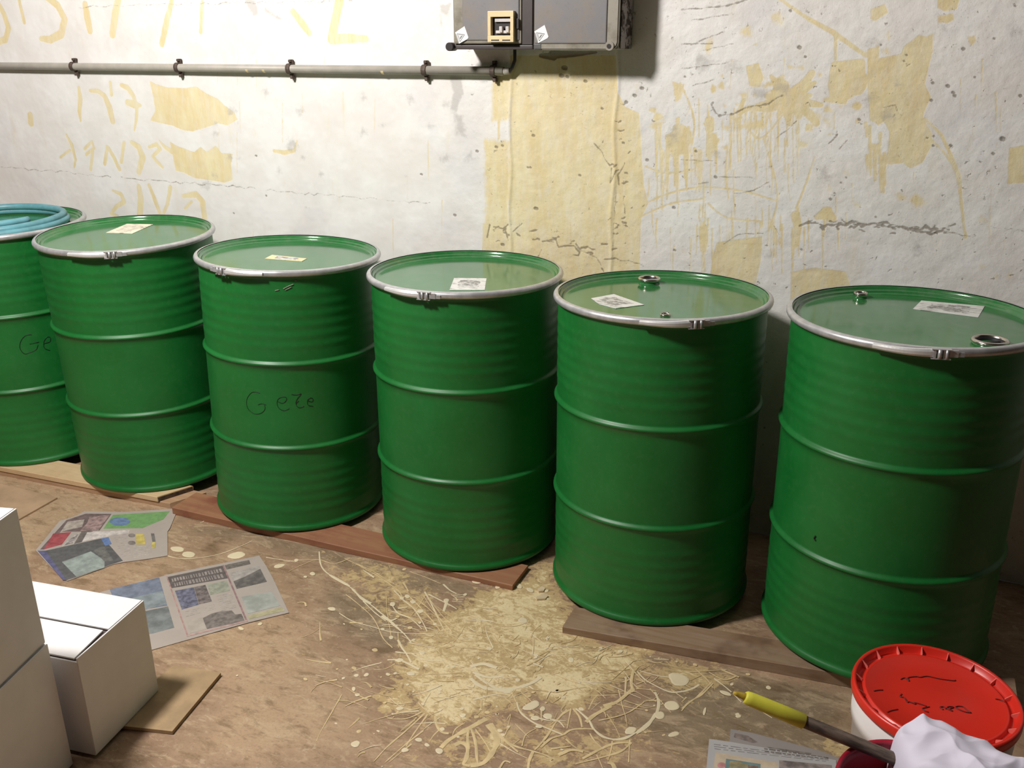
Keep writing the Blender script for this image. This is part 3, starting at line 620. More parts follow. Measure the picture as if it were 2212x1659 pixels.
# coiled hose on the first drum's lid
HOSE = simple('teal_hose', S(100, 154, 164), 0.4, 0, 0.15, 14)
d0, M0 = drums[0]
pts = []
for k in range(0, 181):
    t = k/180; a = -2.3+2*PI*2.35*t
    r = 0.249-0.060*t-0.010*math.sin(a*0.5+0.6); z = LIDZ+0.0135+0.017*max(0, min(1, (t-0.40)*5))+0.010*max(0, min(1, (t-0.78)*5))
    pts.append(M0 @ Vector((r*math.cos(a), r*math.sin(a)+0.006*math.sin(3*a), z)))
bm = bmesh.new(); tube(bm, pts, 0.0125, 12)
h = mesh_obj('garden_hose', bm, HOSE); tag(h, 'teal hose coiled on the lid of the leftmost drum', 'hose')

# ------------------------------------------------------------------ boards under the drums
def wood_mat(name, a, b, c, sc_=1.0):
    t = NT(name); n = t.noise(9*sc_, 6, 0.65, (0.35, 5, 5), 0.4); n2 = t.noise(5, 4, 0.6); n3 = t.noise(60, 4, 0.6, (0.3, 4, 4))
    col = t.mix(t.ramp(n, 0.3, 0.7), a, b); col = t.mix(t.math('MULTIPLY', t.ramp(n2, 0.48, 0.7), 0.75), col, c)
    col = t.mix(t.math('MULTIPLY', t.ramp(n3, 0.55, 0.75), 0.3), col, tuple(q*0.5 for q in a[:3])+(1,))
    t.base(col); t.rough(0.65); t.bump(n, 0.25, 0.002); return t.m
PALE = wood_mat('pale_board', S(206, 176, 134), S(216, 188, 148), S(198, 166, 126))
EDGE = wood_mat('board_edge', S(176, 140, 108), S(188, 154, 122), S(164, 130, 100))
REDW = wood_mat('red_plank', S(146, 98, 72), S(160, 116, 84), S(122, 62, 48))
GREYW = wood_mat('weathered_plank', S(156, 132, 110), S(140, 112, 84), S(88, 56, 42))
ROT = simple('charred_end', S(70, 52, 34), 0.9, 0, 0.5, 60)
def board(name, x0, x1, f0, f1, wd, zt0, zt1, m, label, z0=0.0, par=None, th=None, endcut=0.0):
    bm = bmesh.new(); nz = 12
    b0 = z0 if th is None else zt0-th; b1 = z0 if th is None else zt1-th
    cols = []
    for k in range(nz+1):
        u = k/nz; x = x0+(x1-x0)*u; yf = f0+(f1-f0)*u; zt = zt0+(zt1-zt0)*u; zb = b0+(b1-b0)*u
        j = 0.0012*noise.noise(Vector((x*9, yf*3, 1)))
        sh = endcut*(u == 1)
        cols.append([bm.verts.new(p) for p in ((x, yf+j, zb), (x, yf+j, zt-0.002), (x, yf+0.002+j, zt), (x+sh, yf+wd-0.002, zt), (x+sh, yf+wd, zt-0.002), (x+sh, yf+wd, zb))])
    for A, B in zip(cols, cols[1:]):
        for k in range(6): bm.faces.new((A[k], B[k], B[(k+1) % 6], A[(k+1) % 6]))
    bm.faces.new(cols[0]); bm.faces.new(cols[-1][::-1])
    bmesh.ops.recalc_face_normals(bm, faces=bm.faces)
    return mesh_obj(name, bm, m, par)
# double pale board under drums one and two: two layers fixed together
pa = empty('stacked_board', (0, 0, 0)); tag(pa, 'double-layered pale board under the two leftmost drums, with a charred right end', 'board')
board('lower_layer', -3.75, -2.243, 2.062, 2.155, 0.118, 0.0195, 0.0195, EDGE, '', 0.0, pa, None, 0.06)
board('upper_layer', -3.75, -2.292, 2.060, 2.148, 0.120, 0.0385, 0.0385, PALE, '', 0.0, pa, 0.0188, 0.055)
bm = bmesh.new(); hexa(bm, [(-2.2935, 2.150, 0.017), (-2.2885, 2.150, 0.017), (-2.236, 2.266, 0.017), (-2.241, 2.266, 0.017)], [(-2.2935, 2.150, 0.036), (-2.2890, 2.150, 0.035), (-2.2375, 2.266, 0.035), (-2.241, 2.266, 0.036)])
o = mesh_obj('charred_end', bm, ROT, pa); o['label'] = 'blackened, ragged end of the upper layer'
o = board('plank', -2.205, -0.925, 2.124, 2.158, 0.125, 0.0275, 0.0165, REDW, ''); tag(o, 'reddish-brown plank under the third and fourth drums', 'plank')
o = board('plank', -0.713, 0.42, 2.018, 2.128, 0.105, 0.0205, 0.0445, GREYW, ''); tag(o, 'weathered grey-brown plank under the two rightmost drums', 'plank')

# ------------------------------------------------------------------ white cartons at the left
CARD = simple('white_cardboard', S(230, 226, 225), 0.45, 0, 0.03, 12, 0.03)
KRAFT = simple('brown_cardboard', S(166, 140, 106), 0.8, 0, 0.14, 14)
GAPSHADE = simple('carton_gap_shade', S(92, 80, 78), 0.9)
def carton(label, P, ang, lu, lv, z0, h, gap=True, lift=0.0, edge=True):
    o = empty('carton', (P[0], P[1], z0), (0, 0, math.radians(ang)))           # local: +x along the face, -x..; y = away (left)
    tag(o, label, 'box', 'white cartons in the left corner')
    bm = bmesh.new(); box(bm, (0, 0, 0), (lu, lv, h-0.0082), 0.002); mesh_obj('body', bm, CARD, o)
    bm = bmesh.new(); box(bm, (0.003, 0.0032, h-0.0086), (lu-0.003, lv-0.004, h-0.0072)); mesh_obj('gap_shade', bm, GAPSHADE, o)  # added dark slab under the flaps: its colour imitates shade in the gaps
    g = 0.0030; mid = lu*0.47
    for a, b, lf in ((0.0015, mid-g, lift), (mid+g, lu-0.001, 0.0)):
        bm = bmesh.new(); e = 0.0062 if lf == 0 else 0.0075
        lo = [(a, e, h-0.0035), (b, e, h-0.0035), (b, lv-0.002, h-0.0035), (a, lv-0.002, h-0.0035)]
        hi = [(p[0], p[1], h) for p in lo]
        if lf: 
            for L in (lo, hi): L[1] = (L[1][0], L[1][1]+lf, L[1][2]-0.001)
        hexa(bm, lo, hi); bmesh.ops.recalc_face_normals(bm, faces=bm.faces); mesh_obj('flap', bm, CARD, o)
    bm = bmesh.new(); box(bm, (0.001, -0.0006, 0.004), (lu-0.001, 0.0030, h+0.0005), 0.0008); mesh_obj('side_panel', bm, CARD, o)
    return o
carton('low white carton in front of the newspapers, its top flap slightly sprung open', (-1.530, 1.144), 97.9, 0.234, 0.335, 0.0105, 0.2665, True, 0.009)
carton('bottom white carton of the stack at the left edge, half hidden below the other', (-1.569-0.38*-0.249, 1.113-0.38*0.969), 104.4, 0.38, 0.44, 0.0, 0.327)
carton('upper white carton of the stack at the left edge', (-1.575-0.38*-0.249, 1.113-0.38*0.969), 104.4, 0.38, 0.436, 0.3285, 0.326)
# sheets of board on the floor
bm = bmesh.new(); q = [fl(*p) for p in ((373, 1587), (478, 1460), (352, 1452), (300, 1500), (272, 1582))]; slab(bm, [q[0], q[1], (-1.60, 1.47), (-1.60, 1.23)], 0.0005, 0.010)
o = mesh_obj('cardboard_sheet', bm, KRAFT); tag(o, 'brown cardboard sheet lying under the low white carton', 'cardboard')
bm = bmesh.new(); q = [fl(*p) for p in ((158, 1060), (44, 1123))]; slab(bm, [(q[0].x, 2.050), (q[1].x+0.004, q[1].y-0.06), (-3.4, q[1].y-0.06), (-3.4, 2.045)], 0.0005, 0.0055)
o = mesh_obj('cardboard_sheet', bm, simple('dusty_board', S(178, 148, 118), 0.8, 0, 0.14, 7)); tag(o, 'flat dusty board on the floor before the pale double board, behind the cartons', 'cardboard')

# ------------------------------------------------------------------ newspapers
def paper_mat(name, c): return simple(name, c, 0.8, 0, 0.05, 8)
NEWS = paper_mat('newsprint', S(172, 161, 152)); 
PM = {}
def ink(col, var=0.25, scale=45):
    k = tuple(col)+(var, scale)
    if k not in PM: PM[k] = simple('print_%d' % len(PM), S(*[c_*0.70+0.30*q_ for c_, q_ in zip(col, (158, 148, 140))]), 0.8, 0, var, scale)
    return PM[k]
def news(name, label, outline, regions, z, Z, sheet_m=None, layers=1):
    o = empty(name, (0, 0, 0)); tag(o, label, 'newspaper')
    P = [fl(*Z(*p)) for p in outline]
    bm = bmesh.new()
    slab(bm, P, z, z+0.0012); mesh_obj('sheet', bm, sheet_m or NEWS, o)
    lay = {}
    for k, (poly, m, nm) in enumerate(regions):
        bm = bmesh.new(); zz = z+0.0012+0.00005*(k+1)
        slab(bm, [fl(*Z(*p)) for p in poly], z+0.0010, zz); mesh_obj(nm, bm, m, o)
    return o
def textlines(Z, quad, rows, seed, fill=0.55, cuts=None):
    # rows of little dark bars inside a quad (tl, tr, br, bl): reads as print
    r = random.Random(seed); out = []
    L = lambda a, b, t: (a[0]+(b[0]-a[0])*t, a[1]+(b[1]-a[1])*t)
    for k in range(rows):
        t0, t1 = (k+0.2)/rows, (k+0.2+fill)/rows; u = 0.0
        while u < 0.97:
            du = r.uniform(0.06, 0.2) if cuts is None else r.uniform(*cuts); u1 = min(1, u+du)
            q = []
            for uu, tt in ((u, t0), (u1, t0), (u1, t1), (u, t1)): q.append(L(L(quad[0], quad[1], uu), L(quad[3], quad[2], uu), tt))
            out.append(q); u = u1+0.03 if cuts is None else u1+0.022
    return out
def bars(o, Z, quads, m, z, name, zt=0.0003):
    bm = bmesh.new()
    for q in quads: slab(bm, [fl(*Z(*p)) for p in q], z, z+zt)
    return mesh_obj(name, bm, m, o)
Zn = lambda a, b: (50+a*0.2712, 1060+b*0.2713)
ell = lambda cx, cy, rx, ry, n=20: [(cx+rx*math.cos(2*PI*k/n), cy+ry*math.sin(2*PI*k/n)) for k in range(n)]
o = news('newspaper', 'crumpled colour newspaper with a green advertisement, nearest the pale double board', [(100, 478), (290, 245), (420, 205), (490, 165), (800, 172), (1180, 148), (1232, 150), (1170, 300), (1150, 330), (1152, 520), (1000, 545), (800, 572), (720, 588), (352, 722), (230, 620)], [
    ([(345, 238), (500, 186), (705, 188), (610, 320), (445, 330), (300, 330), (165, 472), (135, 472)], ink((92, 72, 74)), 'printed_page'),
    ([(355, 250), (490, 232), (470, 292), (300, 330)], ink((172, 160, 150)), 'printed_photo'),
    ([(530, 212), (690, 196), (600, 318), (455, 324), (510, 262)], ink((150, 120, 118), 0.4, 60), 'printed_photo'),
    ([(240, 345), (385, 333), (310, 432), (165, 472)], ink((156, 44, 54)), 'printed_photo'),
    ([(382, 380), (445, 340), (400, 425), (310, 445)], ink((196, 186, 184), 0.45, 90), 'printed_photo'),
    ([(468, 326), (556, 326), (470, 412), (405, 430)], ink((90, 82, 80)), 'printed_photo'),
    ([(716, 197), (1168, 168), (1118, 232), (950, 302), (640, 306)], ink((96, 158, 80), 0.12), 'green_advertisement'),
    (ell(772, 250, 82, 34), ink((82, 118, 168)), 'printed_emblem'),
    ([(512, 335), (850, 318), (840, 340), (640, 375), (470, 410)], ink((214, 204, 200)), 'printed_column'),
    ([(115, 482), (200, 482), (360, 716), (318, 716)], ink((70, 72, 122)), 'printed_edge'),
    ([(180, 482), (622, 385), (690, 440), (795, 562), (718, 586), (420, 694), (345, 716)], ink((66, 68, 72), 0.2), 'printed_page'),
    ([(310, 572), (540, 488), (650, 560), (648, 618), (425, 690)], ink((142, 158, 154), 0.25, 25), 'printed_photo'),
    ([(560, 480), (640, 440), (720, 560), (650, 570)], ink((86, 88, 86), 0.3), 'printed_photo'),
    ([(620, 386), (680, 374), (706, 428), (654, 444)], ink((74, 112, 178)), 'printed_block'),
    ([(900, 350), (962, 350), (976, 432), (902, 432)], ink((206, 184, 76), 0.2), 'printed_block'),
    (ell(866, 360, 28, 15), ink((120, 110, 106)), 'printed_block'), (ell(866, 420, 30, 16), ink((120, 110, 106)), 'printed_block'),
    ([(1018, 345), (1044, 345), (1056, 410), (1030, 410)], ink((92, 90, 88)), 'printed_block'), ([(1028, 416), (1056, 414), (1052, 462), (1024, 462)], ink((208, 190, 80)), 'printed_block'),
    ], 0.0006, Zn)
bars(o, Zn, textlines(Zn, [(710, 340), (830, 330), (860, 520), (790, 540)], 12, 1, 0.35), ink((176, 162, 162)), 0.0010, 'text_lines', 0.0010)
bars(o, Zn, textlines(Zn, [(880, 445), (1010, 440), (1000, 530), (880, 545)], 7, 2, 0.35), ink((186, 178, 172)), 0.0010, 'text_lines', 0.0010)
bars(o, Zn, textlines(Zn, [(385, 385), (440, 350), (395, 425), (325, 440)], 5, 9, 0.45, (0.4, 0.9)), ink((70, 60, 62)), 0.0010, 'headline', 0.0013)
o = news('newspaper', 'open newspaper spread with car photographs and a dark headline, beside the low white carton', [(610, 812), (1120, 682), (1145, 672), (1880, 520), (1935, 600), (1990, 700), (2118, 975), (1800, 1052), (1052, 1264), (960, 1290), (820, 1310), (700, 1050)], [
    ([(690, 790), (1085, 694), (1150, 920), (900, 960), (760, 960)], ink((98, 112, 138), 0.3, 22), 'printed_photo'),
    ([(780, 880), (1110, 800), (1145, 905), (840, 990)], ink((118, 134, 142), 0.3, 22), 'printed_photo'),
    ([(800, 1000), (1155, 925), (1205, 1095), (1040, 1140), (900, 1160)], ink((102, 112, 114), 0.3, 22), 'printed_photo'),
    ([(1148, 692), (1590, 600), (1640, 700), (1175, 782)], ink((74, 66, 66), 0.2), 'headline_block'),
    ([(1210, 802), (1360, 772), (1400, 912), (1265, 952)], ink((84, 88, 116), 0.45, 70), 'printed_photo'), ([(1362, 772), (1452, 754), (1505, 886), (1402, 910)], ink((98, 88, 88), 0.45, 70), 'printed_photo'),
    ([(1468, 752), (1622, 720), (1650, 800), (1492, 836)], ink((148, 154, 136), 0.25, 40), 'printed_photo'),
    ([(1430, 1020), (1500, 984), (1570, 966), (1662, 958), (1690, 990), (1740, 985), (1765, 1040), (1465, 1106)], ink((104, 96, 92), 0.35, 60), 'printed_photo'),
    ([(1300, 1040), (1430, 1012), (1460, 1108), (1330, 1140)], ink((178, 168, 156), 0.1, 30), 'printed_photo'),
    ([(1676, 728), (1770, 690), (1890, 628), (1942, 730), (1702, 786)], ink((82, 80, 78), 0.3), 'printed_photo'), ([(1650, 660), (1880, 600), (1890, 626), (1770, 688), (1676, 726)], ink((170, 164, 158), 0.2), 'printed_photo'),
    ([(1605, 598), (1800, 556), (1812, 588), (1620, 632)], ink((96, 90, 84), 0.3, 80), 'headline'),
    ([(1740, 850), (1980, 810), (2050, 920), (1790, 985)], ink((164, 172, 164), 0.2, 18), 'printed_photo'), ([(1790, 1000), (2060, 930), (2084, 962), (1802, 1028)], ink((178, 172, 128), 0.2, 30), 'printed_photo'),
    ([(1140, 690), (1150, 688), (1318, 1164), (1306, 1168)], ink((176, 132, 128)), 'printed_rule'), ([(1588, 600), (1600, 598), (1790, 1044), (1776, 1048)], ink((150, 110, 112)), 'printed_rule'), ([(1306, 1168), (1312, 1154), (1784, 1034), (1790, 1046)], ink((182, 146, 140)), 'printed_rule'),
    ], 0.0006, Zn)
bars(o, Zn, textlines(Zn, [(1180, 700), (1580, 616), (1596, 652), (1190, 732)], 1, 3, 0.75, (0.018, 0.05)), ink((150, 140, 136)), 0.0010, 'headline', 0.0016)
bars(o, Zn, textlines(Zn, [(1200, 735), (1600, 656), (1620, 695), (1210, 770)], 1, 4, 0.75, (0.018, 0.05)), ink((150, 140, 136)), 0.0010, 'headline', 0.0016)
bars(o, Zn, textlines(Zn, [(1540, 840), (1660, 815), (1700, 940), (1580, 970)], 9, 5, 0.35), ink((170, 162, 154)), 0.0010, 'text_lines', 0.0010)
bars(o, Zn, textlines(Zn, [(1290, 965), (1520, 905), (1540, 950), (1300, 1015)], 4, 6, 0.35), ink((168, 160, 152)), 0.0010, 'text_lines', 0.0010)
Zs = lambda a, b: (1500+a*0.1808, 1460+b*0.1808)
GREYN = paper_mat('newsprint_grey', S(150, 142, 138))
news('newspaper', 'grey folded newspaper peeking out from under the colour-picture newspaper at the bottom edge', [(432, 640), (700, 690), (1062, 785), (1500, 900), (1720, 985), (1760, 1160), (1000, 1160), (420, 800)], [
    ([(480, 690), (640, 722), (760, 800), (700, 810), (470, 740)], ink((112, 98, 94), 0.4, 60), 'printed_photo'), ([(860, 850), (1400, 930), (1380, 960), (900, 885)], ink((104, 96, 92), 0.5, 60), 'headline')], 0.0004, Zs, GREYN)
o = news('newspaper', 'newspaper at the bottom edge with a colour picture, left of the crimson bucket', [(176, 764), (430, 800), (900, 880), (1500, 980), (1690, 1020), (1730, 1460), (110, 1460)], [
    ([(252, 925), (700, 1000), (1000, 1050), (1010, 1440), (180, 1440)], ink((212, 190, 160), 0.08), 'picture_box'), ([(378, 1002), (790, 1066), (780, 1400), (330, 1400)], ink((92, 130, 132), 0.15), 'picture'),
    (ell(324, 1080, 52, 34), ink((206, 128, 130)), 'picture_spot'), ([(420, 1030), (520, 1035), (640, 1075), (640, 1380), (400, 1380)], ink((150, 138, 92), 0.3), 'picture_detail'), ([(640, 1080), (760, 1090), (750, 1380), (640, 1380)], ink((110, 84, 70), 0.4), 'picture_detail'),
    ([(1010, 1020), (1640, 1080), (1660, 1440), (1020, 1440)], ink((120, 108, 106), 0.45, 40), 'printed_photo')], 0.0018, Zs, paper_mat('newsprint_white', S(176, 173, 172)))
bars(o, Zs, textlines(Zs, [(230, 820), (1600, 1000), (1610, 1050), (240, 900)], 3, 7, 0.3, (0.03, 0.12)), ink((116, 110, 114)), 0.0024, 'text_lines', 0.0008)
bars(o, Zs, textlines(Zs, [(830, 870), (1620, 985), (1620, 1020), (840, 930)], 2, 8, 0.5, (0.04, 0.1)), ink((92, 82, 80)), 0.0024, 'text_lines', 0.0009)

# ------------------------------------------------------------------ dried paint thrown over the floor: threads and drops, real relief
PAINT = simple('cream_paint', S(214, 190, 144), 0.55, 0, 0.14, 30)
PAINT3 = simple('dull_paint', S(202, 178, 132), 0.6, 0, 0.12, 30)
PAINT2 = simple('pale_paint', S(226, 210, 176), 0.45, 0, 0.06, 9)
def ribbon(bm, pts, wd, h=0.0008, z0=0.0, mi=0):
    P = smoothline([fl(*p) for p in pts], 5)
    W_ = wd if isinstance(wd, (list, tuple)) else (wd, wd*0.6)
    prev = None; n = len(P)
    for i, p in enumerate(P):
        t = (P[min(i+1, n-1)]-P[max(i-1, 0)]).normalized(); s_ = Vector((-t.y, t.x, 0))
        u = i/(n-1); wv = (W_[0]*(1-u)+W_[1]*u)*(0.75+0.5*noise.noise(Vector((p.x*40, p.y*40, 2)))+0.1)*0.5
        cur = [bm.verts.new((p.x+s_.x*wv, p.y+s_.y*wv, z0+0.0001)), bm.verts.new((p.x, p.y, z0+h)), bm.verts.new((p.x-s_.x*wv, p.y-s_.y*wv, z0+0.0001))]
        if prev:
            for k in range(2):
                f = bm.faces.new((prev[k], prev[k+1], cur[k+1], cur[k])); f.material_index = mi; f.smooth = True
        prev = cur
def drop(bm, px, py, rx, ry, ang=0.0, h=0.0012, mi=1, z0=0.0):
    c = fl(px, py); n = 14; sc_ = (fl(px+1, py)-c).length
    rim = []
    for k in range(n):
        a = 2*PI*k/n; q = 1+0.28*noise.noise(Vector((px*0.31+math.cos(a)*0.9, py*0.31+math.sin(a)*0.9, 5)))
        dx, dy = rx*q*math.cos(a), ry*q*math.sin(a)
        rim.append(fl(px+dx*math.cos(ang)-dy*math.sin(ang), py+dx*math.sin(ang)+dy*math.cos(ang)))
    lo = [bm.verts.new((p.x, p.y, z0)) for p in rim]; md = [bm.verts.new((c.x+(p.x-c.x)*0.8, c.y+(p.y-c.y)*0.8, z0+h)) for p in rim]
    for k in range(n):
        f = bm.faces.new((lo[k], lo[(k+1) % n], md[(k+1) % n], md[k])); f.material_index = mi; f.smooth = True
    f = bm.faces.new(md); f.material_index = mi
bm = bmesh.new(); Wm = 1/950.0
def rb(pts, a, b=None, mi=0): ribbon(bm, pts, (a*Wm, (b if b is not None else a*0.6)*Wm), 0.0009+0.0001*rnd.random(), 0.0, mi)
Z3b = lambda L: [(600+a*0.28868, 1180+b*0.28868) for a, b in L]       # from the 500 px close-up
Z4b = lambda L: [(1000+a*0.27125, 1300+b*0.27125) for a, b in L]
# the long main throw from upper left down to the middle
rb(Z3b([(310, 40), (318, 120), (340, 170), (390, 215), (470, 260), (560, 320), (620, 390), (700, 440), (760, 490), (830, 545), (880, 590), (950, 660), (1000, 720)]), 5, 4, 1)
rb(Z3b([(390, 215), (450, 250), (540, 300)]), 11, 9, 1); rb(Z3b([(560, 320), (620, 380), (700, 430)]), 7, 10, 1); rb(Z3b([(780, 520), (840, 555), (890, 540)]), 12, 7, 1); rb(Z3b([(840, 560), (880, 600), (940, 650)]), 8, 4, 1)
for L, a, b, m in (([(640, 410), (720, 490), (810, 560)], 5, 3, 1), ([(500, 90), (640, 160), (760, 230), (900, 330), (930, 380)], 3, 3, 0), ([(540, 90), (420, 130), (300, 100), (180, 140), (80, 190)], 4, 2, 0), ([(0, 130), (140, 105), (300, 100)], 2, 3, 0),
    ([(590, 130), (720, 190), (830, 260), (950, 320)], 3, 2, 0), ([(850, 430), (900, 500), (1000, 545), (1080, 620)], 5, 3, 1), ([(870, 330), (940, 400), (1020, 470), (1080, 560), (1120, 640)], 4, 3, 1), ([(980, 370), (1060, 450), (1160, 560), (1220, 640)], 4, 3, 0),
    ([(1020, 380), (1110, 450), (1230, 560), (1310, 650)], 3, 3, 0), ([(1100, 340), (1150, 430), (1190, 520), (1240, 620)], 5, 2, 1), ([(1130, 360), (1210, 400), (1290, 440), (1340, 470)], 6, 4, 1), ([(1110, 360), (1060, 440), (1000, 520)], 3, 2, 0), ([(1090, 370), (1180, 500), (1300, 630)], 3, 2, 0),
    ([(1120, 380), (1200, 520), (1260, 640), (1380, 720)], 3, 2, 0), ([(1140, 400), (1250, 540), (1400, 660)], 2.5, 2, 0), ([(940, 270), (980, 340)], 8, 4, 0), ([(990, 190), (1100, 230), (1220, 280)], 3, 2, 0),
    ([(1240, 285), (1290, 330), (1340, 355)], 7, 4, 1), ([(1270, 400), (1240, 490)], 10, 9, 1), ([(900, 465), (970, 455)], 7, 6, 1), ([(460, 500), (560, 560), (700, 600), (850, 640), (1050, 655), (1240, 650)], 3, 3, 1), ([(540, 570), (640, 575)], 8, 3, 0),
    ([(510, 360), (600, 430), (700, 520), (745, 590), (790, 690), (860, 760)], 3, 3, 0), ([(780, 590), (900, 590), (1060, 630)], 3, 2, 1), ([(980, 720), (1080, 740), (1180, 760)], 4, 3, 1), ([(1000, 800), (1100, 850), (1240, 860)], 4, 3, 1), ([(880, 790), (960, 800), (1080, 800)], 6, 3, 1),
    ([(900, 700), (930, 760), (960, 800), (1000, 870)], 7, 5, 1), ([(820, 850), (900, 850), (960, 870), (1060, 920)], 6, 8, 1), ([(900, 640), (905, 760)], 3, 2, 0), ([(820, 350), (815, 450), (850, 680)], 2, 2, 0),
    ([(820, 960), (1000, 950), (1200, 955), (1380, 950)], 3, 2, 0), ([(700, 1120), (580, 1160), (500, 1200)], 6, 2, 0), ([(820, 1160), (900, 1180), (1000, 1170)], 4, 3, 0), ([(1060, 1210), (900, 1250), (760, 1290), (640, 1330)], 5, 2, 0), ([(1080, 1240), (960, 1290), (820, 1290)], 5, 2, 0),
    ([(1100, 1250), (960, 1380), (820, 1500), (720, 1610)], 6, 3, 0), ([(1120, 1260), (1000, 1430), (960, 1500)], 5, 3, 0), ([(1090, 1380), (960, 1480), (800, 1620)], 5, 3, 0), ([(1000, 1480), (900, 1560), (830, 1620)], 4, 2, 0), ([(480, 1110), (400, 1250), (320, 1390), (290, 1460)], 4, 2, 0),
    ([(1180, 1270), (1190, 1340), (1230, 1390), (1280, 1400)], 9, 7, 0), ([(1560, 1290), (1400, 1380), (1280, 1450), (1220, 1510)], 15, 13, 0), ([(1440, 1350), (1420, 1420), (1430, 1520)], 5, 8, 0), ([(1450, 1370), (1480, 1470), (1490, 1580), (1500, 1640)], 8, 6, 0), ([(1480, 1370), (1560, 1480), (1600, 1560)], 4, 3, 0),
    ([(1320, 1490), (1370, 1470), (1420, 1500), (1410, 1590), (1390, 1630), (1440, 1640)], 14, 9, 0), ([(1580, 1330), (1640, 1430), (1620, 1520), (1540, 1620), (1440, 1640)], 20, 12, 0), ([(1590, 1330), (1700, 1450), (1800, 1540)], 7, 5, 0), ([(1320, 380), (1400, 380)], 3, 2, 1), ([(1310, 395), (1390, 400)], 3, 2, 1), ([(1305, 410), (1380, 415)], 3, 2, 1), ([(1310, 370), (1400, 360)], 4, 2, 1),
    ([(1540, 460), (1640, 470)], 4, 2, 1), ([(1450, 540), (1600, 560), (1640, 580)], 4, 2, 1), ([(1560, 480), (1680, 540)], 3, 2, 0), ([(1480, 960), (1560, 1020), (1680, 1080), (1760, 1075)], 8, 10, 1), ([(1440, 900), (1540, 880), (1640, 910)], 14, 10, 1)):
    rb(Z3b(L), a, b, m)
for L, a, b, m in (([(60, 610), (140, 670), (260, 700), (400, 690), (540, 650), (620, 600)], 14, 10, 1), ([(80, 560), (200, 600), (320, 590)], 10, 8, 1), ([(80, 780), (240, 740), (380, 720)], 7, 5, 1), ([(430, 800), (460, 880), (560, 960), (680, 1010), (800, 1060)], 5, 5, 1),
    ([(830, 860), (760, 930), (690, 1040), (620, 1130), (570, 1180)], 6, 5, 0), ([(850, 860), (790, 900), (700, 980)], 5, 3, 0), ([(860, 850), (840, 960), (830, 1010)], 4, 3, 0), ([(880, 850), (930, 920), (950, 1000)], 8, 5, 0), ([(900, 850), (1000, 940), (1040, 1010), (1110, 1070), (1200, 1095), (1290, 1085), (1380, 1040), (1480, 960), (1540, 890), (1560, 800), (1530, 720)], 6, 8, 1),
    ([(1540, 890), (1470, 980), (1380, 1050)], 12, 12, 1), ([(1080, 945), (1200, 920), (1320, 880), (1440, 800)], 5, 3, 0), ([(1120, 830), (1220, 800), (1300, 740), (1360, 690)], 12, 9, 0), ([(1180, 830), (1050, 900), (980, 960)], 10, 12, 0), ([(1000, 860), (1040, 780), (1080, 740)], 5, 3, 0), ([(1270, 830), (1300, 930), (1310, 1000)], 3, 2, 0), ([(1240, 700), (1270, 830)], 3, 3, 0),
    ([(1380, 690), (1480, 700), (1540, 710)], 4, 4, 0), ([(1390, 555), (1440, 610), (1500, 650), (1640, 715), (1740, 715), (1830, 690), (1880, 660)], 4, 6, 1), ([(1410, 550), (1560, 590), (1680, 605)], 4, 4, 1), ([(1380, 620), (1490, 640), (1560, 590)], 3, 3, 0), ([(2000, 610), (2080, 670), (2140, 720)], 5, 4, 1), ([(1990, 650), (1900, 740), (1800, 800), (1740, 870)], 6, 4, 0), ([(1980, 640), (1860, 760), (1740, 850)], 5, 3, 0), ([(1780, 760), (1740, 800)], 4, 2, 0),
    ([(1520, 455), (1640, 460)], 4, 3, 1), ([(1660, 700), (1760, 770)], 3, 2, 0), ([(2180, 590), (2080, 620), (1960, 560)], 6, 4, 0), ([(1800, 560), (1960, 550), (2100, 540)], 4, 3, 0), ([(2060, 540), (2200, 600)], 8, 5, 0), ([(690, 390), (800, 395), (880, 405)], 3, 2, 1), ([(600, 480), (700, 420), (830, 410)], 3, 2, 1), ([(560, 490), (640, 520)], 8, 6, 1),
    ([(160, 60), (240, 80), (310, 110)], 4, 2, 1), ([(10, 145), (160, 150), (240, 160)], 4, 2, 1), ([(380, 700), (440, 830)], 3, 2, 0), ([(220, 980), (300, 1080), (420, 1150), (560, 1190), (680, 1230), (710, 1260)], 6, 5, 0), ([(560, 1190), (530, 1260), (520, 1330)], 8, 6, 0), ([(470, 1150), (500, 1060), (580, 1010)], 4, 3, 0), ([(620, 1160), (700, 1090), (800, 1060)], 7, 5, 0), ([(800, 1060), (860, 1020), (960, 1010), (1040, 1015)], 7, 6, 0),
    ([(950, 1250), (1080, 1180), (1200, 1130), (1320, 1120)], 9, 6, 0), ([(1340, 1120), (1260, 1190), (1100, 1240), (900, 1290)], 7, 4, 0), ([(1330, 1100), (1320, 1280)], 4, 3, 0), ([(700, 1170), (860, 1150)], 7, 4, 0), ([(760, 1220), (860, 1180), (960, 1190)], 8, 10, 0), ([(290, 1330), (330, 1270), (380, 1280)], 5, 4, 0), ([(1150, 1280), (1190, 1290), (1210, 1330)], 8, 10, 0), ([(920, 740), (1060, 745), (1230, 740)], 5, 3, 0),
    ([(960, 630), (1050, 660)], 5, 3, 1), ([(1000, 640), (1180, 640)], 4, 3, 1), ([(1320, 620), (1250, 640), (1100, 600)], 4, 3, 0), ([(1360, 540), (1340, 640), (1360, 720)], 9, 7, 0), ([(350, 940), (380, 900), (340, 1060)], 3, 2, 0), ([(1300, 600), (1290, 760)], 6, 4, 0), ([(1640, 1060), (1720, 1045)], 6, 3, 1), ([(2220, 800), (2160, 740)], 3, 3, 1)):
    rb(Z4b(L), a, b, m)
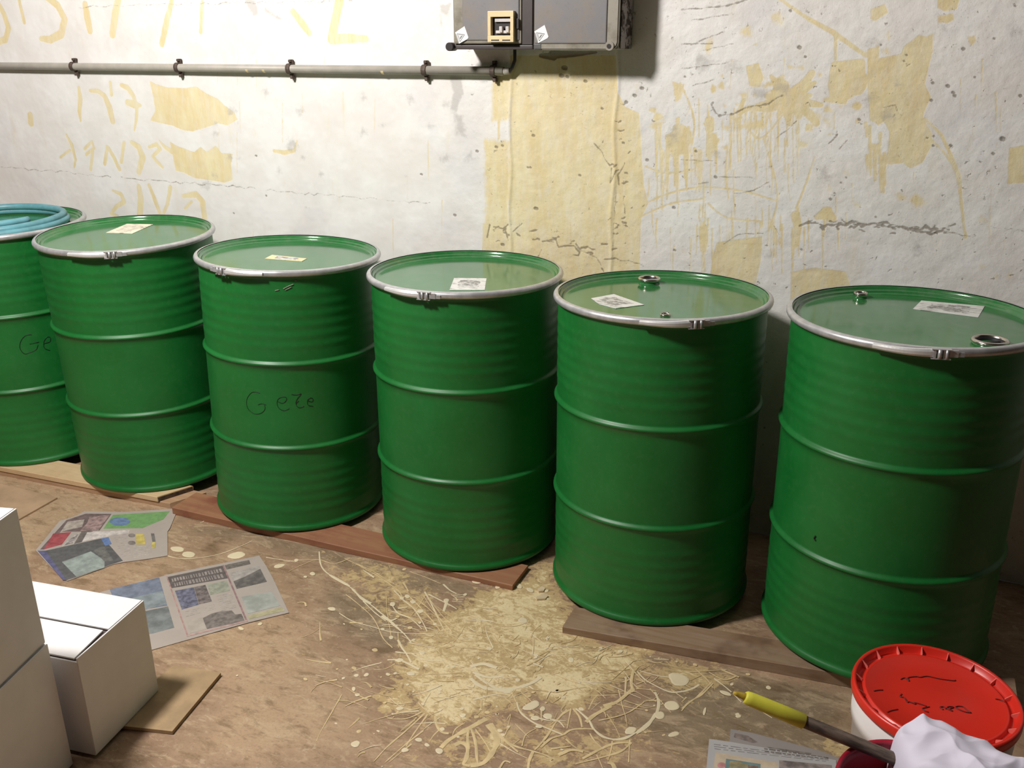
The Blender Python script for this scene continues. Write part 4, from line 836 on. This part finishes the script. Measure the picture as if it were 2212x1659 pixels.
rb([(344, 1175), (352, 1195), (380, 1205), (420, 1206), (470, 1198), (515, 1182), (545, 1168)], 4, 3, 1); rb([(432, 1130), (440, 1126), (449, 1118)], 4, 3, 1); rb([(1604, 1517), (1640, 1534), (1668, 1551)], 2, 2, 1); rb([(575, 1204), (640, 1214)], 4, 2, 1)
for px, py, rx, ry, an in ((383, 1186, 14, 6, 0.1), (408, 1198, 15, 6, 0), (510, 1200, 20, 7, -0.2), (604, 1222, 12, 4, -0.2), (640, 1210, 5, 3, 0), (675, 1239, 6, 4, 0), (717, 1315, 9, 3.5, 0.1), (770, 1459, 6, 3, 0), (768, 1607, 10, 7, 0), (864, 1530, 8, 4, 0), (949, 1622, 9, 6, 0.1), (875, 1620, 8, 5, 0), (905, 1598, 9, 4, 0.1), (764, 1488, 4, 5, 0), (845, 1377, 5, 4, 0),
    (1148, 1525, 20, 9, -0.3), (1172, 1531, 6, 5, 0), (1157, 1551, 11, 5, 0.1), (1183, 1547, 10, 6, 0.1), (1165, 1569, 8, 4, 0), (1362, 1578, 13, 8, -0.4), (1452, 1525, 16, 11, 0.1), (1425, 1545, 12, 9, 0), (1467, 1468, 24, 13, 0.2), (1234, 1425, 7, 5, 0.3), (1581, 1478, 4, 3, 0), (1522, 1537, 3, 9, 0.2), (1595, 1547, 6, 4, 0), (1567, 1497, 14, 4, 0.35), (1456, 1586, 13, 5, -0.2),
    (888, 1455, 9, 4, 0.1), (1030, 1255, 12, 6, 0.1), (1075, 1268, 5, 4, 0), (908, 1320, 7, 4, 0), (892, 1300, 6, 4, 0), (880, 1288, 6, 4, 0), (868, 1292, 5, 3, 0), (907, 1345, 4, 2.5, 0), (940, 1348, 4, 2.5, 0), (848, 1305, 6, 5, 0), (964, 1297, 6, 4, 0), (1130, 1340, 10, 6, 0.2), (955, 1575, 6, 4, 0), (1000, 1545, 7, 4, 0), (912, 1410, 7, 4, 0), (863, 1426, 9, 4, 0), (660, 1246, 4, 2, 0), (1120, 1265, 9, 5, 0.5), (1145, 1274, 8, 4, 0.4), (1173, 1290, 12, 5, 0.3), (1180, 1276, 5, 3, 0)):
    drop(bm, px, py, rx, ry, an)
for k in range(150):                               # small spatter
    a = rnd.gauss(1080, 230); b = rnd.gauss(1450, 90)
    if b < 1230+(a-1100)*0.25 and a > 560: b = 1300+(a-1100)*0.25+rnd.uniform(0, 150)
    if a > 1180: b = max(b, 1385+(a-1220)*0.18)
    if a < 480 or a > 1790 or b > 1700 or (a > 1500 and b > 1570): continue
    q = rnd.uniform(1.2, 4.5); drop(bm, a, b, q*1.4, q*0.8, rnd.uniform(-0.4, 0.4), 0.0006, rnd.choice((0, 1)))
for k in range(60):                               # hair-thin threads
    a = rnd.gauss(1080, 170); b = rnd.gauss(1430, 70); th = rnd.choice((0.9, 0.75, 2.5, 0.15, 2.2, 0.5))+rnd.uniform(-0.3, 0.3); L = rnd.uniform(20, 90)
    if a > 1180: b = max(b, 1400+(a-1220)*0.2)
    if a > 1000 and b < 1320: b = 1330+rnd.uniform(0, 100)
    x1, y1 = a+L*math.cos(th), b+L*math.sin(th)*0.7
    if a < 700 and b < 1250 or x1 > 1500 or y1 < 1270+max(0, (x1-1100))*0.28: continue
    rb([(a, b), ((a+x1)/2+rnd.uniform(-4, 4), (b+y1)/2+rnd.uniform(-4, 4)), (x1, y1)], rnd.uniform(1.8, 3.2), 1.2, rnd.choice((0, 0, 1)))
for k in range(150):
    a = rnd.gauss(1130, 210); b = rnd.gauss(1440, 85)
    if a > 1180: b = max(b, 1392+(a-1220)*0.19)
    if 950 < a <= 1180 and b < 1290: b = 1290+rnd.uniform(0, 130)
    if a < 950: b = max(b, 1215+(a-700)*0.3)
    th = math.atan2(b-1460, (a-1120)*0.8)+rnd.gauss(0, 0.5); L = rnd.uniform(15, 80)
    x1, y1 = a+L*math.cos(th), b+L*math.sin(th)*0.75
    if not (640 < a < 1640 and 640 < x1 < 1560) or max(b, y1) > 1700 or y1 < 1200+max(0, x1-700)*0.30 or (x1 > 1500 and y1 > 1560): continue
    rb([(a, b), ((a+x1)/2+rnd.uniform(-7, 7), (b+y1)/2+rnd.uniform(-5, 5)), (x1, y1)], rnd.uniform(2.5, 7), 1.8, rnd.choice((0, 0, 1, 2)))
o = mesh_obj('paint_spatter', bm, [PAINT, PAINT2, PAINT3]); tag(o, 'cream paint spattered in threads and drops over the concrete floor', 'paint', None, 'stuff')
# two flakes of plaster on the floor
for k, (lab, pts) in enumerate((('larger flat plaster chip on the floor between fourth and fifth drums, nearer the camera', [(1158, 1292), (1176, 1284), (1184, 1290), (1178, 1296), (1160, 1297)]), ('smaller plaster chip on the floor between fourth and fifth drums, the farther one', [(1161, 1275), (1171, 1269), (1178, 1273), (1174, 1279), (1164, 1280)]))):
    bm = bmesh.new(); slab(bm, [fl(*p) for p in pts], 0.0002, 0.005); o = mesh_obj('plaster_chip', bm, simple('chip%d' % k, S(206, 186, 152), 0.8)); tag(o, lab, 'chip')

# ------------------------------------------------------------------ buckets, stick and rag
WHT = simple('white_plastic', S(228, 224, 222), 0.35, 0, 0.03, 10); RED = simple('red_lid_plastic', S(214, 44, 30), 0.35, 0, 0.06, 8); CRIM = simple('crimson_plastic', S(160, 24, 48), 0.4, 0, 0.08, 8)
BX, BY = 0.190, 1.682
b = empty('lidded_bucket', (BX, BY, 0)); tag(b, 'white plastic bucket with a handwritten red lid, in front of the rightmost drum', 'bucket')
bm = bmesh.new(); lathe(bm, [(0, 0.003), (0.118, 0.003), (0.126, 0.0), (0.131, 0.006), (0.1440, 0.255), (0.1490, 0.258), (0.1495, 0.280), (0.1470, 0.283), (0.1475, 0.3175), (0.141, 0.3175), (0.125, 0.02), (0, 0.012)], 72); mesh_obj('body', bm, WHT, b)
bm = bmesh.new(); lathe(bm, [(0.146, 0.3185), (0.1555, 0.3185), (0.1565, 0.322), (0.1565, 0.334), (0.1545, 0.3395), (0.1505, 0.340), (0.1475, 0.3375), (0.1455, 0.3245), (0.1390, 0.3225), (0.1345, 0.3232), (0.1330, 0.3290), (0.1290, 0.3300), (0.1270, 0.3285), (0.06, 0.3285), (0, 0.3285)], 96)
lid = mesh_obj('lid', bm, RED, b)
bm = bmesh.new(); ln = [(-0.00075, 0)]; hexa(bm, [(0.1350, -0.0012, 0.3225), (0.1465, -0.0012, 0.3235), (0.1465, 0.0012, 0.3235), (0.1350, 0.0012, 0.3225)], [(0.1352, -0.0008, 0.3290), (0.1480, -0.0008, 0.3385), (0.1480, 0.0008, 0.3385), (0.1352, 0.0008, 0.3290)])
bmesh.ops.recalc_face_normals(bm, faces=bm.faces); rib = mesh_obj('lid_rib', bm, simple('red_rib', S(232, 120, 110), 0.3), lid)
for k in range(1, 18): child('lid_rib', rib.data, lid, 2*PI*k/18)
Zb = lambda L: [(1800+a*0.18626, 1370+c*0.18626) for a, c in L]
MARK = simple('brown_marker', S(96, 20, 16), 0.5)
words = [Zb([(780, 525), (830, 508), (880, 545), (870, 505), (960, 493), (1010, 500), (1080, 488), (1150, 500), (1230, 518), (1310, 530), (1395, 540), (1420, 535)]), Zb([(1600, 912), (1540, 905), (1470, 880), (1420, 850), (1450, 835), (1510, 845), (1545, 875), (1600, 915)]), Zb([(1385, 893), (1350, 870), (1395, 848), (1340, 842), (1320, 862), (1385, 893)]), Zb([(1310, 868), (1280, 845), (1240, 848), (1275, 876)]), Zb([(1105, 905), (1060, 890), (1035, 862), (1080, 850), (1115, 842)]), Zb([(1085, 838), (1010, 812), (940, 795), (955, 812), (880, 785), (860, 790), (830, 742), (775, 722), (795, 695)]), Zb([(470, 660), (520, 650), (575, 648)]), Zb([(625, 905), (680, 885), (750, 872)]), Zb([(1880, 752), (1940, 765), (1990, 795)])]
for grp in ((0,), (1, 2, 3), (4, 5), (6,), (7,), (8,)):
    bm = bmesh.new()
    for L in (words[g_] for g_ in grp):
        pts = [fl(a, c, 0.3290) for a, c in L]; tube(bm, [Vector((p.x-BX, p.y-BY, p.z)) for p in smoothline(pts, 4)], 0.0015, 5)
    o = mesh_obj('handwriting', bm, MARK, lid); o['label'] = 'dark marker handwriting, upside down' if len(grp) > 1 else 'dark marker stroke'
RX, RY, RH, RR = 0.150, 1.390, 0.335, 0.122
b = empty('open_bucket', (RX, RY, 0)); tag(b, 'open crimson bucket at the bottom right corner, holding a white rag', 'bucket')
bm = bmesh.new(); lathe(bm, [(0, 0.004), (0.085, 0.004), (0.090, 0), (0.094, 0.006), (0.1175, RH-0.022), (0.1225, RH-0.020), (RR+0.002, RH-0.006), (RR+0.0005, RH), (RR-0.004, RH), (RR-0.0065, RH-0.02), (0.092, 0.014), (0, 0.012)], 72); mesh_obj('body', bm, CRIM, b)
bm = bmesh.new(); lathe(bm, [(RR+0.001, RH-0.004), (RR+0.003, RH-0.0015), (RR+0.002, RH+0.0025), (RR-0.002, RH+0.0032), (RR-0.006, RH+0.001), (RR-0.006, RH-0.004)], 72); mesh_obj('rim', bm, CRIM, b)
# stick with a yellow sleeve, leaning out of the crimson bucket
T = fl(1589, 1497, 0.425); K = fl(1846, 1604, RH+0.0165); dv = (K-T).normalized()
st = empty('broom_handle', T); tag(st, 'dark worn stick with a yellow sleeve, sticking out of the crimson bucket', 'stick')
q = dv.to_track_quat('Z', 'Y'); st.rotation_mode = 'QUATERNION'; st.rotation_quaternion = q
Ls = (fl(1735, 1575, 0.38)-T).length
Ls = (T+(K-T)*((1737-1589)/(1846-1589))-T).length
STK = simple('worn_wood', S(100, 86, 76), 0.8, 0, 0.6, 28, 0.5, None, (3, 3, 0.6)); YEL = simple('yellow_sleeve', S(206, 200, 66), 0.55, 0, 0.06, 20); YDK = simple('ochre_tip', S(170, 142, 40), 0.6, 0, 0.25, 60)
bm = bmesh.new(); tube(bm, [(0, 0, Ls-0.03), (0, 0, Ls), (0.0008, 0, Ls+0.08), (0, 0.0006, Ls+0.17), (0, 0, Ls+0.26)], [0.0112, 0.0116, 0.0117, 0.0118, 0.0118], 14); mesh_obj('shaft', bm, STK, st)
bm = bmesh.new(); tube(bm, [(0, 0, 0.018), (0, 0, 0.021), (0, 0, 0.030), (0, 0, 0.08), (0, 0, Ls-0.001), (0, 0, Ls)], [0.0095, 0.0118, 0.0130, 0.0138, 0.0142, 0.0132], 18); mesh_obj('sleeve', bm, YEL, st)
bm = bmesh.new(); tube(bm, [(-0.002, 0, -0.004), (-0.001, 0, 0.002), (0, 0, 0.012), (0, 0, 0.022)], [0.0028, 0.0045, 0.0058, 0.0080], 12); mesh_obj('tip', bm, YDK, st)
# rag bunched in the crimson bucket
RAG = NT('white_rag'); n = RAG.noise(120, 3, 0.6); RAG.base(S(222, 216, 232)); RAG.rough(0.85); RAG.bump(n, 0.15, 0.001)
c = fl(2072, 1640, 0.372); bm = bmesh.new(); NA, NR = 160, 60; rows = []
def fold(x, y):                                    # sharp-crested creases radiating and crossing
    v = 0.0
    for (ax, ay, fr, am, ph) in ((0.9, 0.4, 62, 0.0060, 0.3), (-0.5, 0.85, 54, 0.0060, 1.1), (0.3, -0.95, 88, 0.0032, 2.0), (0.97, -0.2, 120, 0.0016, 0.7)):
        wob = 1.6*noise.noise(Vector((x*16, y*16, ph)))
        v += 1.25*am*(1-2*abs(math.sin((ax*x+ay*y)*fr*0.5+ph+wob)))
    return v
for j in range(NR+1):
    u = j/NR; row = []
    for k in range(NA):
        a = 2*PI*k/NA
        R = 0.096*(1+0.14*math.cos(2*a+0.5)+0.08*math.sin(3*a+0.4)+0.05*math.cos(5*a)); r = R*(math.sin(u*PI*0.5)**0.9)
        x, y = r*math.cos(a), r*math.sin(a)
        z = 0.052*(1-u**4)-0.050*u**6+0.010*math.cos(3*a+1)*u*u
        z += fold(x, y)*(0.5+0.7*u)+0.004*noise.noise(Vector((x*30, y*30, 3)))
        row.append(bm.verts.new((c.x+x, c.y+y, 0.345+z)))
    rows.append(row)
for A, B in zip(rows, rows[1:]):
    for k in range(NA):
        f = bm.faces.new((A[k], B[k], B[(k+1) % NA], A[(k+1) % NA])); f.smooth = True
bmesh.ops.remove_doubles(bm, verts=rows[0], dist=0.01)
o = mesh_obj('rag', bm, RAG.m, None, True); tag(o, 'crumpled white rag bunched in the crimson bucket', 'cloth')

# ------------------------------------------------------------------ electrical boxes and conduit on the wall
FY = 2.665
wf = lambda a, b: wl(a, b, FY)
def grime(name, base_c, dirt, amt=0.6):
    t = NT(name); n = t.noise(9, 6, 0.65); n2 = t.noise(60, 5, 0.7)
    cc = t.mix(t.math('MULTIPLY', t.ramp(n, 0.45, 0.75), amt), base_c, dirt); cc = t.mix(t.math('MULTIPLY', t.ramp(n2, 0.52, 0.75), 0.25), cc, S(90, 84, 76))
    t.base(cc); t.rough(0.5); t.bump(n2, 0.08, 0.001); return t.m
BOXM = grime('grey_box_paint', S(120, 119, 122), S(134, 122, 108), 0.8); BOXE = grime('grey_box_edge', S(150, 144, 132), S(98, 90, 70), 0.9); GAPM = grime('dark_recess', S(62, 54, 52), S(48, 42, 38))
def peel():
    t = NT('peeling_frame'); n = t.noise(34, 5, 0.7, (1, 0.5, 0.6)); cc = t.mix(t.ramp(n, 0.47, 0.53), S(58, 42, 34), S(150, 142, 138)); t.base(cc); t.rough(0.8); t.bump(n, 0.5, 0.003); return t.m
CREAM = simple('cream_plastic', S(222, 200, 156), 0.45, 0, 0.06, 30); STW = simple('white_sticker', S(240, 240, 240), 0.4, 0, 0.02); BLK = simple('black_plastic', S(40, 34, 34), 0.5); GRT = simple('grey_toggle', S(196, 190, 188), 0.4)
ZT = 2.06
def frame_box(name, label, ax0, ax1, bot):
    x0, x1, zb = wf(ax0, 60).x, wf(ax1, 60).x, wf((ax0+ax1)/2, bot).z
    o = empty(name, (x0, WY-0.004, zb)); tag(o, label, 'electrical box', None); return o, x0, x1, zb
def lbox(o, name, x0, x1, y0, y1, z0, z1, m, bev=0.0):
    bm = bmesh.new(); L = o.location; box(bm, (x0-L.x, y0-L.y, z0-L.z), (x1-L.x, y1-L.y, z1-L.z), bev); return mesh_obj(name, bm, m, o)
def sticker(o, cx, cy, y):
    L = o.location; ex, ez = 0.0165, 0.023
    c_ = wl(cx, cy, y); bm = bmesh.new()
    # rounded-diamond plate with its long axis upright, leaning a little
    def P(dx, dz, yy): 
        a = math.radians(-14); return (c_.x+dx*math.cos(a)-dz*math.sin(a)-L.x, yy-L.y, c_.z+dx*math.sin(a)+dz*math.cos(a)-L.z)
    def plate(bm, pts, y0, y1):
        f = [bm.verts.new(P(a, b, y1)) for a, b in pts]; g = [bm.verts.new(P(a, b, y0)) for a, b in pts]; n_ = len(pts)
        bm.faces.new(f); bm.faces.new(g[::-1])
        for k in range(n_): bm.faces.new((f[k], g[k], g[(k+1) % n_], f[(k+1) % n_]))
        
    plate(bm, [(-0.024, 0.002), (-0.004, -0.026), (0.021, -0.006), (0.023, -0.001), (0.003, 0.027)], y, y-0.001)
    bmesh.ops.recalc_face_normals(bm, faces=bm.faces); s_ = mesh_obj('warning_sticker', bm, STW, o); s_['label'] = 'white lozenge sticker with a high-voltage triangle'
    bm = bmesh.new()
    def bar(p, q, w_):
        d = Vector((q[0]-p[0], q[1]-p[1])); d.normalize(); n_ = Vector((-d.y, d.x))*w_/2
        plate(bm, [(p[0]+n_.x, p[1]+n_.y), (p[0]-n_.x, p[1]-n_.y), (q[0]-n_.x, q[1]-n_.y), (q[0]+n_.x, q[1]+n_.y)], y-0.0009, y-0.0014)
    A, B, D = (-0.0165, 0.0005), (-0.002, -0.0195), (0.0085, 0.0035)
    for p, q in ((A, B), (B, D), (D, A)): bar(p, q, 0.0011)
    bar((-0.0205, -0.0005), (-0.0055, -0.0215), 0.0008)
    A, B, D = (-0.0118, -0.001), (-0.0032, -0.013), (0.0032, 0.0008)
    for p, q in ((A, B), (B, D), (D, A)): bar(p, q, 0.0007)
    bar((0.001, -0.0025), (-0.0035, -0.0055), 0.0013); bar((-0.0035, -0.0055), (-0.001, -0.0065), 0.001); bar((-0.001, -0.0065), (-0.0045, -0.010), 0.001)
    bmesh.ops.recalc_face_normals(bm, faces=bm.faces); mesh_obj('warning_symbol', bm, BLK, s_)
o, x0, x1, zb = frame_box('breaker_box', 'left grey electrical box with a cream breaker window, above the conduit end', 978, 1150, 107)
lbox(o, 'body', x0, x1, FY+0.012, WY-0.004, zb+0.004, ZT, BOXE, 0.004)
xr = wf(1126, 60).x
lbox(o, 'cover', x0+0.001, xr, FY, FY+0.014, zb+0.016, ZT-0.01, BOXE, 0.006); lbox(o, 'cover_panel', wf(1000, 60).x, xr-0.006, FY-0.0035, FY+0.003, zb+0.026, ZT-0.02, BOXM, 0.003)
lbox(o, 'seam_strip', xr+0.001, x1-0.002, FY+0.004, FY+0.014, zb+0.014, ZT-0.01, GAPM, 0.001); lbox(o, 'bottom_flange', x0+0.006, x1, FY+0.004, FY+0.016, zb, zb+0.013, GAPM, 0.003)
bm = bmesh.new(); k_ = wf(972, 101); tube(bm, [(k_.x-o.location.x, FY-0.006-o.location.y, k_.z-o.location.z), (k_.x-o.location.x, FY+0.03-o.location.y, k_.z-o.location.z)], 0.0125, 18); tube(bm, [(k_.x-o.location.x, FY+0.014-o.location.y, k_.z-o.location.z), (k_.x+0.03-o.location.x, FY+0.018-o.location.y, k_.z+0.004-o.location.z)], 0.006, 8)
kb = mesh_obj('latch_knob', bm, BLK, o); kb['label'] = 'round black knob on the lower left corner'
sticker(o, 998, 76, FY-0.0036)
# breaker window
a0, a1 = wl(1053, 24, FY-0.02), wl(1109, 91, FY-0.02)
wn = lbox(o, 'breaker_window', a0.x, a1.x, FY-0.004, FY-0.0030, a1.z, a0.z, BLK); wn['label'] = 'cream frame around a dark opening with two breakers'
def wbox(name, px0, py0, px1, py1, y0, y1, m, bev=0.0):
    p, q = wl(px0, py0, FY-0.02), wl(px1, py1, FY-0.02); bm = bmesh.new(); L = o.location
    box(bm, (p.x-L.x, y0-L.y, q.z-L.z), (q.x-L.x, y1-L.y, p.z-L.z), bev); return mesh_obj(name, bm, m, wn)
for f in ((1053, 24, 1109, 36), (1053, 77, 1109, 91), (1053, 36, 1060, 77), (1102, 36, 1109, 77)): wbox('frame_bar', *f, FY-0.020, FY-0.003, CREAM, 0.0012)
wbox('breaker_body', 1066, 40, 1101, 47, FY-0.011, FY-0.003, GRT, 0.001); wbox('breaker_body', 1068, 66, 1101, 72, FY-0.011, FY-0.003, GRT, 0.001)
for tx in (1077, 1091): wbox('toggle', tx, 57, tx+6.5, 70, FY-0.0165, FY-0.004, GRT, 0.001)
for tx in (1061, 1085): wbox('slot', tx, 85.5, tx+17, 88, FY-0.0206, FY-0.019, BLK)
wbox('side_catch', 1111, 40, 1117, 62, FY-0.008, FY-0.003, BLK, 0.0008)
o2, x0, x1, zb = frame_box('junction_box', 'right grey electrical box with a rounded corner and a rusty peeling side', 1152, 1336, 110)
o = o2
lbox(o, 'body', x0+0.001, x1-0.002, FY+0.012, WY-0.004, zb+0.004, ZT, BOXE, 0.006); 
bm = bmesh.new(); L = o.location
rp = []; R_ = 0.024; X0, X1, Z0, Z1 = x0+0.002, x1, zb+0.003, ZT-0.01
for k in range(9): a = -PI/2+PI/2*k/8; rp.append((X1-R_+R_*math.cos(a), Z0+R_+R_*math.sin(a)))
rp += [(X1, Z1), (X0, Z1), (X0, Z0)]
f = [bm.verts.new((a-L.x, FY-L.y, b_-L.z)) for a, b_ in rp]; g = [bm.verts.new((a-L.x, FY+0.013-L.y, b_-L.z)) for a, b_ in rp]; n_ = len(rp)
bm.faces.new(f); bm.faces.new(g[::-1])
for k in range(n_): bm.faces.new((f[k], g[k], g[(k+1) % n_], f[(k+1) % n_]))
bmesh.ops.recalc_face_normals(bm, faces=bm.faces); bmesh.ops.bevel(bm, geom=[e for e in bm.edges if all(abs(v.co.y-(FY-L.y)) < 1e-5 for v in e.verts)], offset=0.003, segments=2, affect='EDGES')
mesh_obj('cover', bm, BOXE, o)
lbox(o, 'cover_panel', x0+0.004, wf(1311, 60).x, FY-0.0035, FY+0.003, wf(1250, 94).z, ZT-0.02, BOXM, 0.003)
kx = wf(1317, 99); bm = bmesh.new(); tube(bm, [(kx.x-L.x, FY-0.004-L.y, kx.z-L.z), (kx.x-L.x, FY+0.004-L.y, kx.z-L.z)], 0.013, 20); mesh_obj('screw_boss', bm, BOXE, o)
bm = bmesh.new(); tube(bm, [(kx.x-L.x-0.001, FY-0.0052-L.y, kx.z-L.z-0.001), (kx.x-L.x-0.001, FY+0.002-L.y, kx.z-L.z-0.001)], 0.0065, 14); mesh_obj('screw', bm, BLK, o)
lbox(o, 'seam_blob', x0+0.001, wf(1170, 100).x, FY-0.001, FY+0.010, wf(1150, 107).z, wf(1150, 93).z, grime('tar_seal', S(84, 82, 82), S(120, 116, 112)), 0.004)
s_ = lbox(o, 'side_frame', x1+0.0005, -0.812, FY+0.020, WY-0.004, zb+0.006, ZT, peel(), 0.002); s_['label'] = 'rust-dark side with peeling white paint'
sticker(o, 1170, 74, FY-0.0036)
# conduit
CON = simple('grey_conduit', S(176, 170, 160), 0.45, 0, 0.08, 20); CZ = 1.4625; CY = WY-0.022
xe = wl(1088, 150, CY).x
cd = empty('conduit', (xe, CY, CZ)); tag(cd, 'grey conduit pipe clipped along the wall below the painted letters', 'conduit')
bm = bmesh.new(); tube(bm, [(-4.5-xe, 0, 0), (-3-xe, 0, 0.0005), (0, 0, 0.001)], 0.0135, 18); mesh_obj('pipe', bm, CON, cd)
bm = bmesh.new(); tube(bm, [(0, 0, 0), (0.012, 0, 0.001), (0.022, -0.001, 0.002)], [0.0105, 0.0105, 0.0095], 14); mesh_obj('pipe_end', bm, CON, cd)

CLP = simple('rusty_clip', S(92, 78, 70), 0.7, 0.2, 0.3, 60)
bm = bmesh.new()
sec = []
for k in range(13):
    a = -PI/2-0.9+ (PI+1.8)*k/12; sec.append((-0.0155*math.cos(a), 0.0155*math.sin(a)))   # arc on the room side
pr = [(0.012, -0.031), (0.009, -0.020)]+sec+[(0.009, 0.020), (0.012, 0.030)]
A = [bm.verts.new((-0.008, y_, z_)) for y_, z_ in pr]; B = [bm.verts.new((0.008, y_, z_)) for y_, z_ in pr]
for k in range(len(pr)-1): bm.faces.new((A[k], B[k], B[k+1], A[k+1]))
bmesh.ops.recalc_face_normals(bm, faces=bm.faces); bmesh.ops.solidify(bm, geom=bm.faces[:], thickness=0.0022)
box(bm, (-0.005, -0.001, 0.021), (0.005, 0.020, 0.030), 0.002); box(bm, (-0.004, 0.002, -0.034), (0.006, 0.020, -0.022), 0.002)
cl = mesh_obj('clip', bm, CLP, cd); cl.location = (wl(159, 144, CY).x-xe, 0, 0.001)
for px in (385, 626, 918, 1066): child('clip', cl.data, cd, 0, (wl(px, 147, CY).x-xe, 0, 0.001))
for px in (536, 572, 828): 
    bm = bmesh.new(); X_ = wl(px, 145, CY).x-xe; lathe(bm, [(0.0138, -0.004), (0.0142, 0), (0.0138, 0.006)], 10, PI*0.95, PI*1.45)
    for v in bm.verts: v.co = Vector((X_+v.co.z, v.co.y, v.co.x)) 
    d_ = mesh_obj('paint_drip', bm, simple('cream_drip', S(226, 206, 160), 0.5), cd)
cb = bmesh.new(); p0, p1 = wl(1104, 152, WY-0.03), wl(1112, 108, WY-0.03)
tube(cb, [(xe+0.015, CY, CZ), (p0.x-0.006, WY-0.024, p0.z-0.002), (p0.x+0.002, WY-0.026, p0.z+0.008), (p1.x, WY-0.03, p0.z+0.03), (p1.x, WY-0.03, p1.z), (p1.x-0.001, WY-0.03, p1.z+0.03)], 0.0055, 10)
o = mesh_obj('power_cable', cb, BLK); tag(o, 'short black cable from the conduit end up into the left electrical box', 'cable')
